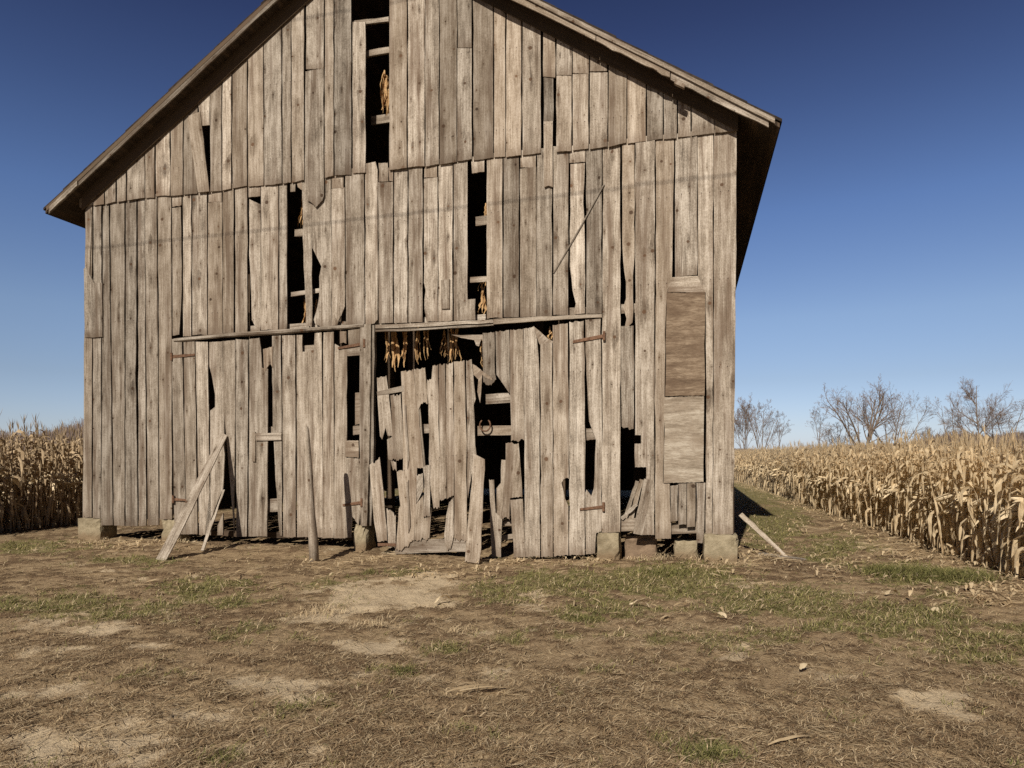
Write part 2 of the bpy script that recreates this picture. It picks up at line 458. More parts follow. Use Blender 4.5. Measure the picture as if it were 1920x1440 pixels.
bpx(mb, [(574, 135), (608, 130), (608, 280), (609, 367), (606, 377), (594, 390), (586, 381), (577, 376), (582, 362), (573, 342)], GN + .006, tone=.80)
part("loose_board", mb, WOOD, label="long grey board slipped down over the siding below the gable")

# ---- left siding: full-height boards
left = MB()
LT = [163, 177, 194, 207, 236, 258, 273, 297, 324]
LB = [155.5, 174, 191, 215, 237, 262, 277.6, 300, 325]
YB = [971, 972, 985, 985, 986, 986, 985, 974]
for i in range(8):
    xl, xr = LT[i], LT[i + 1]
    sl, sr = wall_uz(xl, 300)[0], wall_uz(xr, 300)[0]
    yt = interp(LAP, xl) - 8
    uz = [wall_uz(xl + 1.2, yt), wall_uz(xr - 1.2, yt), wall_uz(LB[i + 1] - 1.2, YB[i] + rng.uniform(-1, 1)), wall_uz(LB[i] + 1.2, YB[i])]
    for q in (0, 1):
        lim = roof_top(uz[q][0]) - .14
        if uz[q][1] > lim: uz[q] = (uz[q][0], lim)
    if i == 4:   # the gap right of this board opens half way down
        uz[2:2] = [wall_uz(257, 640), wall_uz(255.5, 700), wall_uz(258, 790)]
    plank(left, uz, 0., tone=rng.uniform(.64, .84))
bpx(left, [(159.5, 505), (163, 500), (178, 531), (194, 531), (194, 632), (161, 633)], .026, tone=.74)
bpx(left, [(162, 398), (172, 392), (173, 440), (170, 520), (163, 500)], .024, tone=.86)
part("left_siding", left, WOOD)

# ---- upper siding between gable and door header
up = MB()
def ub(a, b, **k):
    x = (a + b) / 2
    vb(up, a, b, interp(LAP, x) - 9, interp(MIDB, x), **k)
bpx(up, [(325, 355), (342, 355), (342, 385), (338, 388), (333, 387), (325, 389)], 0, tone=1.12)
bpx(up, [(325, 391), (341, 389), (342, 430), (343, 500), (342, 560), (338, 628), (326, 630)], 0)
ub(344, 362); ub(362, 391)
vb(up, 391, 419, 350, 379, tone=1.1); bpx(up, [(392, 381), (418, 379), (419, 626), (392, 628)], 0)
ub(419, 441); ub(441, 467)
bpx(up, [(468, 345), (490, 343), (490, 369), (468, 371)], 0, tone=1.12)
bpx(up, [(469, 374), (490, 384), (491, 610), (489, 624), (480, 612), (474, 600), (472, 540), (469, 480)], 0, tone=1.04)
ub(491, 524); ub(524, 541)
bpx(up, [(546, 335), (556, 335), (555, 360), (546, 361)], 0); bpx(up, [(556, 335), (568, 335), (568, 358), (560, 352)], 0, tone=1.2)
bpx(up, [(568, 338), (586, 338), (587, 605), (586, 618), (583, 612), (576, 612), (571, 500)], 0, tone=.95)
bpx(up, [(586, 330), (621, 330), (622, 470), (622, 613), (604, 614), (592, 607), (590, 600), (597, 575), (600, 555), (600, 520), (604, 500), (599, 490), (587, 465)], 0, tone=.92)
vb(up, 622, 647, 325, 353, tone=1.06)
bpx(up, [(623, 355), (647, 352), (647.5, 575), (641, 592), (636, 601), (634, 610), (623, 612)], 0, tone=1.05)
ub(648, 685, tone=.84)
bpx(up, [(686, 308), (705, 304), (709, 320), (709, 440), (709, 600), (703, 607), (687, 610)], .004, tone=1.16)
bpx(up, [(711, 307), (728, 306), (729, 341), (711, 342)], 0, tone=.9); bpx(up, [(729, 315), (738, 320), (738, 341), (731, 340)], 0)
bpx(up, [(710, 343), (738, 342), (738, 606), (712, 607)], .003)
ub(739, 766); ub(766, 795)
vb(up, 795, 822, 300, 333, tone=1.12); bpx(up, [(796, 336), (821, 333), (822, 603), (801, 604), (797, 580), (799, 545), (796, 530)], 0, tone=1.1)
ub(822, 850); ub(850, 879)
bpx(up, [(828, 526), (844, 524), (844, 579), (829, 580)], .026, tone=.92)
bpx(up, [(884, 295), (909, 293), (909, 323), (886, 326)], 0, tone=1.22)
bpx(up, [(864, 563), (892, 561), (892, 600), (863, 601)], .027, tone=.95)
ub(912, 944, tone=1.1); ub(944, 975)
vb(up, 975, 1006, 283, 315, tone=1.12); bpx(up, [(976, 318), (1006, 314), (1006, 594), (976, 595)], 0)
ub(1006, 1037); ub(1037, 1067)
vb(up, 1067, 1099, 275, 306, tone=1.12)
bpx(up, [(1070, 309), (1097, 307), (1096, 340), (1094, 380), (1096, 410), (1097, 500), (1097, 588), (1076, 590), (1080, 570), (1074, 545), (1069, 500)], 0, tone=1.25)
ub(1099, 1130)
part("upper_siding", up, WOOD)
mb = MB()
tube(mb, [wall_px(1133, 345, .045), wall_px(1086, 430, .042), wall_px(1038, 512, .045)], [.011, .012, .010], 5, .3, .8)
part("brace_stick", mb, WOOD, label="thin dark stick nailed slantwise across the upper siding")

# ---- right siding
rt = MB()
bpx(rt, [(1131, 268), (1163, 264), (1164, 600), (1163, 997), (1129, 998), (1130, 600)], 0, tone=1.1)
bpx(rt, [(1167, 263), (1190, 260), (1190, 480), (1187, 517), (1187, 560), (1188, 580), (1186, 605), (1178, 613), (1172, 612), (1175, 598), (1169, 577), (1174, 560), (1174, 530), (1169, 492), (1167, 440)], 0, tone=1.15)
bpx(rt, [(1164, 612), (1188, 611), (1188, 650), (1188, 804), (1180, 806), (1178, 801), (1170, 803), (1166, 800)], 0, tone=.85)
bpx(rt, [(1192, 260), (1228, 256), (1227, 600), (1227, 1003), (1204, 1003), (1206, 940), (1212, 892), (1212, 876), (1191, 876), (1190, 832), (1202, 832), (1202, 816), (1191, 816)], 0, tone=1.02)
bpx(rt, [(1230, 256), (1264, 252), (1260, 521), (1251, 548), (1248, 600), (1246, 740), (1243, 905), (1256, 907), (1258, 975), (1258, 1010), (1229, 1010)], 0, tone=1.05)
bpx(rt, [(1266, 252), (1307, 247), (1307, 516), (1266, 520)], .012, tone=.98)
bpx(rt, [(1259, 521), (1308, 518), (1322, 549), (1251, 549)], .004, tone=1.15, ang=1.57)
bpx(rt, [(1308, 247), (1337, 244), (1337, 600), (1335, 1000), (1323, 1000), (1324, 700), (1323, 549), (1309, 545)], 0, tone=1.12)
bpx(rt, [(1339, 244), (1381, 240), (1381, 300), (1378, 700), (1374, 1001), (1336, 1001), (1338, 700)], 0, tone=1.06)
bpx(rt, [(1306, 905), (1323, 905), (1320, 1000), (1317, 1018), (1306, 1018)], -.002, tone=.9)
part("right_siding", rt, WOOD)
mb = MB()
for q in ([(1257, 911), (1271, 909), (1271, 976), (1257, 978)], [(1272, 907), (1287, 906), (1287, 983), (1272, 984)], [(1288, 906), (1304, 905), (1303, 987), (1288, 988)]):
    bpx(mb, q, .02, tone=.86)
part("patch_boards", mb, WOOD, label="three short grey boards nailed below the plywood")
mb = MB(); bpx(mb, [(1250, 549), (1322, 548), (1321, 742), (1247, 743)], .02, ang=1.57, th=.014, tone=.95, tilt=.004)
part("plywood_panel", mb, PLY_A, label="brown weathered plywood panel")
mb = MB(); bpx(mb, [(1246, 744), (1320, 743), (1319, 904), (1244, 906)], .018, ang=1.57, th=.014, tone=.95, tilt=.004, rag=.006)
part("plywood_panel", mb, PLY_B, label="pale grey plywood panel under the brown one")

# ---- left door leaf
dl = MB()
DN = .008
def db(xl, xr, yt, xlb, xrb, yb, **k): vb(dl, xl, xr, yt, yb, xlb, xrb, n=DN, **k)
bpx(dl, [(325.5, 636), (344, 638), (349, 1002), (328, 1001)], DN, tone=.78)
db(345, 368, 640, 349, 373, 1002, tone=.84); db(368, 393, 641, 373, 396, 1002)
bpx(dl, [(394, 642), (419, 640), (421, 770), (423, 850), (420, 915), (386, 1003), (397, 1003), (396, 770), (405, 763), (405, 740), (399, 705), (394, 685)], DN, tone=.96)
bpx(dl, [(410, 985), (420, 962), (420, 1003), (409, 1003)], DN)
bpx(dl, [(420, 640), (442, 638), (443, 760), (440, 960), (441, 1000), (438, 960), (426, 816), (421, 770)], DN)
db(442, 469, 637, 444, 466, 1006, tone=.82)
bpx(dl, [(470, 636), (489, 634), (492, 655), (494, 690), (505, 692), (504, 800), (503, 900), (502, 1006), (467, 1006), (469, 800)], DN, tone=.84)
bpx(dl, [(495, 655), (513, 650), (513, 690), (508, 682), (502, 690), (497, 700)], DN + .02, tone=1.15)
bpx(dl, [(512, 630), (528, 629), (530, 800), (530, 1004), (526, 1004), (522, 950), (518, 900), (516, 850), (513, 800), (513, 730), (512, 700)], DN)
db(529, 557, 629, 531, 558, 1007); bpx(dl, [(557, 628), (568, 628), (568, 660), (591, 656), (587, 1007), (559, 1007), (558, 800)], DN, tone=.98)
bpx(dl, [(592, 625), (605, 624), (607, 1007), (588, 1008), (590, 655)], DN); db(607, 628, 623, 603, 628, 1008)
bpx(dl, [(629, 645), (652, 658), (652, 800), (649, 1009), (628, 1009)], DN, tone=1.0)
db(638, 652, 621, 638, 652, 645); bpx(dl, [(654, 619), (678, 616), (680, 645), (655, 650)], DN)
bpx(dl, [(636, 652), (680, 646), (680, 666), (652, 668)], DN - .004, ang=1.5, tone=.9)
bpx(dl, [(649, 826), (673, 826), (674, 858), (649, 857)], DN + .012, tone=1.08, ang=1.57)
bpx(dl, [(649, 858), (678, 860), (678, 955), (674, 985), (662, 968), (660, 1008), (647, 1008)], DN, tone=.94)
ldoor = part("barn_door", dl, WOOD, label="left door leaf of worn upright boards with gaps")
def strap(parent, p, q, w=6, n=.045, lab=None):
    mb = MB()
    (x1, y1), (x2, y2) = p, q
    bpx(mb, [(x1, y1 - w / 2 + 1), (x2, y2 - w / 2), (x2, y2 + w / 2), (x1, y1 + w / 2 - 1)], n, th=.008, wob=0, tilt=0)
    d = wall_uz(x2, y2, n)
    tube(mb, [W3(d[0], d[1] - .07, n + .02), W3(d[0], d[1] + .07, n + .02)], [.022, .022], 8)
    part("hinge", mb, RUST, parent)
strap(ldoor, (366, 665), (323, 669), 6); strap(ldoor, (356, 938), (326, 936), 5)
strap(ldoor, (634, 653), (684, 644), 6); strap(ldoor, (643, 947), (679, 942), 6)
mb = MB(); bpx(mb, [(480, 812), (529, 811), (529, 825), (481, 826)], .04, ang=1.57, tone=1.05)
part("latch_bar", mb, WOOD, ldoor, label="short wooden bar across the gap")
mb = MB(); bpx(mb, [(474, 810), (480, 810), (480, 866), (474, 865)], .04, tone=.9); part("cleat", mb, WOOD, ldoor)

# ---- right door leaf
dr = MB()
def rb(q, **k): k.setdefault('rag', .012); bpx(dr, q, DN, **k)
rb([(906, 625), (928, 623), (929, 700), (931, 712), (922, 723), (913, 722), (907, 717)], tone=.66)
rb([(930, 622), (955, 619), (956, 738), (932, 703)], tone=.82)
rb([(957, 619), (982, 617), (983, 700), (984, 826), (978, 823), (973, 829), (967, 826), (959, 828)], tone=1.0)
rb([(983, 616), (996, 615), (1002, 612), (1008, 640), (1012, 700), (1013, 1044), (985, 1044), (984, 800)], tone=1.05)
bpx(dr, [(1002, 613), (1027, 635), (1037, 640), (1037, 644), (1012, 646)], DN + .004, tone=1.06, ang=.8)
rb([(1014, 645), (1036, 641), (1037, 800), (1037, 1044), (1015, 1044)], tone=.97)
rb([(1037, 610), (1065, 607), (1067, 800), (1067, 898), (1060, 897), (1053, 905), (1057, 920), (1060, 935), (1066, 948), (1066, 1041), (1039, 1043)], tone=1.12)
rb([(1068, 604), (1095, 602), (1096, 650), (1097, 760), (1097, 1040), (1068, 1041)], tone=1.06)
rb([(1098, 599), (1127, 597), (1129, 800), (1128, 996), (1118, 1000), (1116, 1038), (1099, 1039), (1098, 924), (1100, 918), (1109, 930), (1114, 915), (1118, 825), (1105, 790), (1100, 700), (1098, 660)], tone=1.0)
rb([(949, 831), (960, 829), (965, 833), (973, 831), (977, 880), (980, 932), (957, 934), (956, 975), (949, 969), (943, 973), (932, 971), (932, 915), (940, 905), (941, 862), (949, 862)], tone=.98)
bpx(dr, [(957, 937), (981, 935), (984, 1000), (986, 1044), (964, 1045)], DN + .008, tone=.95)
rb([(918, 899), (927, 899), (930, 961), (942, 974), (940, 1044), (923, 1045)], tone=1.0)
rdoor = part("barn_door", dr, WOOD, label="right door leaf with a broken lower left corner")
strap(rdoor, (1074, 641), (1133, 630), 7); strap(rdoor, (1087, 955), (1132, 950), 6)
mb = MB()
bpx(mb, [(847, 628), (866, 629), (908, 628), (908, 640), (903, 637), (899, 650), (894, 648), (890, 638), (866, 634)], -.012, tone=1.0, ang=1.57)
part("torn_board", mb, WOOD, rdoor, label="pale splintered scrap in the top of the opening")

# ---- broken middle leaf, leaning and sagging
dm = MB()
BN = .02
def mbd(q, n=BN, **k):
    k.setdefault('tone', rng.uniform(.92, 1.15)); k.setdefault('rag', .022); bpx(dm, q, n, **k)
mbd([(708, 708), (725, 704), (734, 778), (737, 819), (728, 817), (724, 802), (718, 824), (714, 818), (712, 790), (709, 745)], ang=-.08)
mbd([(733, 742), (752, 738), (756, 790), (758, 860), (744, 864), (741, 862), (736, 864), (729, 861), (727, 824), (737, 820)], tone=.9, ang=-.06)
mbd([(733, 862), (744, 864), (745, 884), (738, 881)], BN - .02)
mbd([(753, 697), (776, 693), (783, 760), (790, 822), (795, 877), (783, 876), (781, 955), (777, 1014), (770, 1016), (767, 1024), (758, 1027), (753, 1033), (744, 1031), (749, 953), (752, 948), (745, 884), (757, 884), (757, 800), (755, 745)], tone=1.1, ang=-.05)
mbd([(777, 693), (798, 689), (801, 720), (803, 758), (797, 755), (790, 758), (786, 768), (788, 800), (782, 750)], tone=1.0, ang=-.06)
mbd([(784, 757), (788, 757), (799, 877), (795, 877)], BN - .02, tone=.7, ang=-.08, rag=0)
mbd([(759, 760), (762, 760), (768, 860), (765, 880)], BN + .022, tone=.82, ang=-.06, rag=.01)
mbd([(763, 905), (767, 900), (771, 985), (767, 1000)], BN + .020, tone=.85, rag=.02)
mbd([(812, 686), (822, 684), (822, 711), (824, 819), (825, 952), (820, 954), (814, 953), (810, 925), (807, 900), (805, 861), (806, 819), (804, 757), (802, 712), (810, 711)], tone=1.05)
mbd([(824, 684), (835, 682), (838, 800), (838, 934), (825, 940)], tone=1.0)
mbd([(837, 682), (850, 679), (852, 800), (852, 929), (846, 932), (839, 936)], tone=1.06)
mbd([(852, 679), (872, 676), (875, 800), (876, 1012), (872, 1016), (866, 1010), (862, 1016), (856, 1010), (853, 1014), (853, 930)], tone=1.08)
mbd([(875, 676), (885, 674), (888, 700), (890, 722), (893, 748), (889, 760), (891, 792), (892, 835), (895, 856), (888, 877), (878, 935), (877, 800)], tone=1.0)
mbd([(694, 872), (700, 866), (703, 868), (713, 857), (716, 885), (720, 921), (727, 1014), (709, 1015), (703, 981)], BN + .01)
mbd([(726, 953), (735, 958), (743, 967), (743, 1026), (729, 1026)], BN)
mbd([(794, 875), (808, 872), (807, 968), (795, 969), (797, 900)], BN + .012, tone=.98)
mbd([(782, 889), (794, 887), (795, 915), (782, 945)], BN, tone=.9, ang=.5)
mbd([(781, 946), (795, 928), (796, 970), (808, 966), (810, 950), (806, 1010), (800, 1014), (795, 1010), (790, 1014), (778, 1013)], BN - .004, tone=1.0)
mbd([(843, 941), (851, 932), (852, 1000), (850, 1012), (846, 1028), (840, 1032), (836, 1022), (834, 1002), (838, 965)], BN + .004, tone=1.04)
mdoor = part("barn_door", dm, WOOD, label="broken middle door leaf, ragged, sagging and full of holes")
mb = MB(); bpx(mb, [(742, 1013), (876, 1009), (876, 1034), (742, 1038)], -.006, ang=1.55, tone=.82)
part("bottom_rail", mb, WOOD, mdoor)
mb = MB(); bpx(mb, [(708, 735), (758, 723), (758, 734), (709, 742)], BN - .004, ang=1.45, tone=.8, th=.03)
part("strap_board", mb, WOOD, mdoor)
mb = MB(); bpx(mb, [(709, 1018), (743, 1019), (743, 1024), (709, 1024)], BN + .03, ang=1.5, th=.01)
part("hinge", mb, RUST, mdoor)
mb = MB()
bpx(mb, [(887, 683), (893, 686), (922, 708), (924, 713), (912, 708), (905, 703), (903, 735), (901, 756), (896, 735), (898, 712), (889, 703)], .01, ang=.9, tone=1.08)
part("splintered_board", mb, WOOD, mdoor, label="pale splintered brace end torn off beside the leaf")

# ---- posts, header, girts, sill
def beam(name, q, n, depth, mat=WOOD, tone=1.0, ang=None, lab=None, wob=.004):
    mb = MB(); bpx(mb, q, n, th=depth, tone=tone, ang=ang, wob=wob, tilt=.004)
    return part(name, mb, mat, label=lab)
beam("door_post", [(681, 611), (701, 609), (699, 800), (693, 985), (682, 985), (680, 800)], -.05, .11, tone=.78)
beam("door_post", [(702, 611), (706, 611), (704, 860), (700, 985), (697, 985), (700, 800)], -.06, .08, tone=.62)
mb = MB(); tube(mb, [wall_px(327, 638, .05), wall_px(420, 629, .055), wall_px(540, 621.5, .05), wall_px(683, 610.5, .05)], [.034, .042, .044, .036], 8, .7, .8)
part("door_header", mb, WOOD, label="rounded pole over the left door")
beam("door_header", [(706, 610), (925, 600), (927, 606), (790, 614), (706, 617)], .03, .045, tone=1.0, ang=1.53)
beam("door_header", [(706, 618.5), (800, 615), (927, 607), (927, 611), (790, 620), (706, 623)], .0, .05, tone=.7, ang=1.53)
beam("door_header", [(926, 599), (1066, 592), (1129, 590), (1129, 596), (1066, 599), (926, 609)], .026, .04, tone=.92, ang=1.53)
GIRTS = [  # photo x from-to, y top/bottom at each end, offset behind the wall
    ((664, 42), (731, 34), 9, -.05), ((688, 98), (732, 90), 11, -.05), ((698, 220), (733, 215), 16, -.30),
    ((555, 432), (590, 429), 13, -.16), ((548, 549), (603, 541), 8, -.07), ((893, 408), (916, 405), 17, -.16), ((883, 521), (916, 519), 10, -.06),
    ((470, 612), (912, 590), 14, -.055), ((1064, 578), (1192, 570), 17, -.055),
    ((664, 799), (682, 797), 17, -.06), ((668, 737), (680, 735), 60, -.07),
    ((786, 796), (808, 795), 17, -.06), ((896, 799), (962, 798), 18, -.07), ((912, 740), (960, 737), 18, -.05), ((1095, 804), (1122, 802), 22, -.055),
    ((499, 936), (528, 934), 25, -.045), ((501, 800), (516, 800), 12, -.05), ((562, 650), (594, 647), 12, -.05), ((470, 620), (516, 617), 10, -.06),
    ((1160, 972), (1210, 970), 24, -.06), ((1257, 980), (1310, 978), 21, -.05), ((938, 976), (962, 975), 10, -.10), ((940, 1004), (964, 1000), 9, -.25)]
for (a, b, h, n) in GIRTS:
    beam("girt", [a, b, (b[0], b[1] + h), (a[0], a[1] + h)], n - .04, .04, tone=rng.uniform(.85, 1.05), ang=1.53)
# floor sill running along under the boards, back in the shade
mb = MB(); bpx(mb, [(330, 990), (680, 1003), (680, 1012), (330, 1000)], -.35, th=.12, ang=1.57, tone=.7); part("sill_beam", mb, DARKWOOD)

# ---- foundation
def pier(q, dep, mat=CONCRETE, n=.06, lab=None, name="foundation_pier"):
    """block: outline (4 px points) on the plane n, running back dep"""
    mb = MB()
    uz = [wall_uz(x, y, n) for x, y in q]
    k = 5
    ss = [u[0] for u in uz]; zz = [u[1] for u in uz]
    s0, s1, z1 = min(ss), max(ss), max(zz)
    z0 = -.06
    # rounded, slightly chipped block from a small grid
    def pt(a, b, c):
        e = .012
        da = (1 if a == 1 else -1 if a == 0 else 0); dc = (1 if c == 1 else -1 if c == 0 else 0)
        s = s0 + (s1 - s0) * a; z = z0 + (z1 - z0) * b; nn = n - dep * c
        nedge = (da != 0) + (dc != 0) + (b == 1)
        if nedge >= 2: s -= da * e; nn += dc * e; z -= e * .8 * (b == 1)
        if nedge >= 2 and rng.random() < .25: s -= da * .02; z -= .02 * (b == 1); nn += dc * .015
        return W3(s + rng.gauss(0, .005), z + rng.gauss(0, .005), nn + rng.gauss(0, .005))
    idx = {}
    verts = []
    def vid(a, b, c):
        key = (round(a, 3), round(b, 3), round(c, 3))
        if key not in idx: idx[key] = len(verts); verts.append(pt(*key))
        return idx[key]
    fs = []
    g = [i / k for i in range(k + 1)]
    for i in range(k):
        for j in range(k):
            a, A, b, B = g[i], g[i + 1], g[j], g[j + 1]
            fs.append((vid(a, b, 0), vid(A, b, 0), vid(A, B, 0), vid(a, B, 0)))
            fs.append((vid(A, b, 1), vid(a, b, 1), vid(a, B, 1), vid(A, B, 1)))
            fs.append((vid(0, b, A), vid(0, b, a), vid(0, B, a), vid(0, B, A)))
            fs.append((vid(1, b, a), vid(1, b, A), vid(1, B, A), vid(1, B, a)))
            fs.append((vid(a, 1, b), vid(A, 1, b), vid(A, 1, B), vid(a, 1, B)))
    mb.add(verts, fs)
    return part(name, mb, mat, label=lab)
pier([(145, 972), (188, 972), (188, 1012), (145, 1012)], .42)
pier([(302, 974), (334, 974), (334, 1010), (302, 1010)], .4, n=.03)
pier([(662, 984), (687, 984), (687, 1030), (662, 1030)], .4, n=.03)
pier([(1118, 999), (1161, 999), (1161, 1040), (1118, 1040)], .42, n=.07)
pier([(1319, 1003), (1384, 1003), (1384, 1055), (1319, 1055)], .5, n=.12)
pier([(1171, 1005), (1231, 1005), (1231, 1036), (1171, 1036)], .25, BROWNSTONE, n=-.25, lab="brown stained concrete block", name="foundation_block")
pier([(1263, 1013), (1308, 1013), (1308, 1036), (1263, 1036)], .3, CONCRETE, n=-.2, lab="grey concrete block", name="foundation_block")
for s_, n_ in ((-WID + .2, -5.6), (-WID + .2, -11.), (-.25, -5.6), (-.25, -11.)):
    mb = MB()
    vs = [W3(s_ + a, z, n_ + c) for z in (-.05, .32) for a, c in ((-.2, -.2), (.2, -.2), (.2, .2), (-.2, .2))]
    mb.add(vs, [(0, 3, 2, 1), (4, 5, 6, 7), (0, 1, 5, 4), (1, 2, 6, 5), (2, 3, 7, 6), (3, 0, 4, 7)])
    part("foundation_pier", mb, CONCRETE)

# ---- side walls, back wall, roof
def slab(mb, c4, vec, tone=1., gdir=0, seed=1.):
    """quad c4 extruded by vec"""
    c4 = [np.array(p, float) for p in c4]; v = np.array(vec, float)
    vs = c4 + [p + v for p in c4]
    e = [np.linalg.norm(c4[1] - c4[0]), np.linalg.norm(c4[2] - c4[1])]
    gr = [(0, 0, seed), (e[0], 0, seed), (e[0], e[1], seed), (0, e[1], seed)]
    if gdir: gr = [(b, a, s) for a, b, s in gr]
    mb.add(vs, [(0, 1, 2, 3), (7, 6, 5, 4), (1, 0, 4, 5), (2, 1, 5, 6), (3, 2, 6, 7), (0, 3, 7, 4)], gr + gr, tone)
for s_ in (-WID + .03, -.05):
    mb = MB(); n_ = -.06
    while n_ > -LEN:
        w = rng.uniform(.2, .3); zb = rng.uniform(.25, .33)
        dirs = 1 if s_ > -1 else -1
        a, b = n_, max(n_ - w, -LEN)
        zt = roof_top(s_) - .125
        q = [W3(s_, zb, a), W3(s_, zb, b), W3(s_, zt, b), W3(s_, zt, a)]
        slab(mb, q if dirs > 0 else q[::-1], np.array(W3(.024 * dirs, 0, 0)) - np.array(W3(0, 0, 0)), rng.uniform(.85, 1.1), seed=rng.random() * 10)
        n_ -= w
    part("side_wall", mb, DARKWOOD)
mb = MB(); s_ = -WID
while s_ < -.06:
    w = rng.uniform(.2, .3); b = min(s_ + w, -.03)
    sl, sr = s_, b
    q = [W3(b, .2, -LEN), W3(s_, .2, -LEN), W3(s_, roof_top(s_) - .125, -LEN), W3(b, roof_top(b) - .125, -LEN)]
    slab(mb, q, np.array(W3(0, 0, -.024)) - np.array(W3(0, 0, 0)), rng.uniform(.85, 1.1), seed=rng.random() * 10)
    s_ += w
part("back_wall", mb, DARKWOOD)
OV = .33
for side, s_e in ((0, -WID - .66), (1, .60)):
    mb = MB()
    NR = 14
    for i in range(NR):                     # shingle courses, each stepped up a little
        f0, f1 = i / NR, (i + 1) / NR
        sa, sb = s_e + (RPK[0] - s_e) * f0, s_e + (RPK[0] - s_e) * f1
        za, zb = roof_top(sa), roof_top(sb)
        jit = rng.uniform(-.008, .012)
        ext = .0 if i else 0
        q = [W3(sa, za + .008, OV + .02 + jit), W3(sb, zb - .004, OV + .02 + jit), W3(sb, zb - .004, -LEN - .3), W3(sa, za + .008, -LEN - .3)]
        if side: q = q[::-1]
        slab(mb, q, (0, 0, -.045), rng.uniform(.8, 1.1))
    part("roof_covering", mb, ROOFING, label="left roof slope" if side == 0 else "right roof slope")
    mb = MB()
    sa, sb = s_e + (.03 if side == 0 else -.03), RPK[0]
    q = [W3(sa, roof_top(sa) - .06, OV), W3(sb, roof_top(sb) - .06, OV), W3(sb, roof_top(sb) - .06, -LEN - .28), W3(sa, roof_top(sa) - .06, -LEN - .28)]
    if side: q = q[::-1]
    slab(mb, q, (0, 0, -.06), 1.0)
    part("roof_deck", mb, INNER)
    # rafters
    for k in range(0):
        pass

for sa, sb, dep in ((-WID - .02, -5.98, .295), (-5.92, .02, .225)):        # dark boards added under the overhang to blacken its shadow band
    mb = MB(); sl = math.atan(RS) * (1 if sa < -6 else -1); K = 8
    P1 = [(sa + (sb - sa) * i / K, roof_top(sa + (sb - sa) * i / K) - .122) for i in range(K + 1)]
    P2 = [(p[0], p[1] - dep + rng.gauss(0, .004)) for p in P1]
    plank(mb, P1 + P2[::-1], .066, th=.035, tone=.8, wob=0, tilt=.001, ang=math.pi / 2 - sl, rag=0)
    part("shade_board", mb, INNER)

def fascia(s0, s1, top, wid, n, tone, mat, ragged=.006, lab=None):
    """board lying along the rake between s0 and s1"""
    mb = MB(); K = 9
    P1, P2 = [], []
    for i in range(K + 1):
        s = s0 + (s1 - s0) * i / K
        P1.append((s, roof_top(s) - top + rng.gauss(0, .002))); P2.append((s, roof_top(s) - top - wid + rng.gauss(0, ragged)))
    sl = math.atan(RS) * (1 if s0 < RPK[0] else -1)
    plank(mb, P1 + P2[::-1], n, th=.026, tone=tone, wob=0, tilt=.002, ang=math.pi / 2 - sl)
    return part("fascia_board", mb, mat, label=lab)
FN = OV + .002
fascia(-5.95, -2.05, .062, .165, FN, 1.0, WOOD, .010); fascia(-2.04, -.95, .064, .15, FN + .004, 1.05, WOOD, .010); fascia(-.94, .42, .066, .16, FN, 1.0, WOOD, .010)
fascia(-5.95, .50, .050, .075, FN + .028, .92, WOOD, .003)
fascia(-12.45, -5.96, .13, .085, FN, .60, WOOD, .006); fascia(-12.50, -5.96, .048, .078, FN + .004, .9, INNER, .003)
fascia(-12.40, -11.75, .12, .10, FN + .028, .8, WOOD)
mb = MB(); bpx(mb, [(1266, 152), (1285, 162), (1283, 169), (1264, 160)], FN + .03, th=.06, tone=1.1, ang=.6); part("fascia_block", mb, WOOD)

# ---- interior frame: posts and tier poles, dim behind the boards
for n_ in (-2.4, -4.8):
    for s_ in (-10.2, -7.9, -6.3, -3.6, -1.7):
        mb = MB(); slab(mb, [W3(s_, 0, n_), W3(s_ + .16, 0, n_), W3(s_ + .16, roof_top(s_) - .4, n_), W3(s_, roof_top(s_) - .4, n_)], np.array(W3(0, 0, -.16)) - np.array(W3(0, 0, 0)), .9, seed=rng.random() * 9)
        part("interior_post", mb, DARKWOOD)

# ------------------------------------------------------------------ loose things leaning on the barn
def leaning(name, foot, top, wfoot, wtop, th, label, cat, mat=WOOD, tone=1., side=None, splinter=0., group=None):
    """board between two world points, its broad face turned towards the viewer"""
    f, t = np.array(foot, float), np.array(top, float)
    d = t - f; L = np.linalg.norm(d); d /= L
    view = np.array([0, 1, 0.]) if side is None else np.array(side, float)
    x = np.cross(d, view); x /= np.linalg.norm(x); y = np.cross(x, d)
    K = 8; lo, ro = [], []
    for i in range(K + 1):
        w = wfoot + (wtop - wfoot) * i / K
        lo.append((-w / 2 + rng.gauss(0, .004), L * i / K)); ro.append((w / 2 + rng.gauss(0, .004), L * i / K))
    if splinter: ro[-1] = (ro[-1][0], L + splinter); lo[0] = (lo[0][0] + .02, -.02); lo[-1] = (lo[-1][0], L - splinter * .6)
    out = lo + ro[::-1]
    seed = rng.random() * 10
    fr = [f + x * a + d * b for a, b in out]; bk = [p + y * th for p in fr]
    gr = [(a, b, seed) for a, b in out]; n = len(out)
    mb = MB(); mb.add(fr + bk, [tuple(range(n)), tuple(range(2 * n - 1, n - 1, -1))] + [(n + i, n + (i + 1) % n, (i + 1) % n, i) for i in range(n)], gr + gr, tone)
    bm_fix = build(name, mb, mat)
    return tag(bm_fix, label, cat, group)

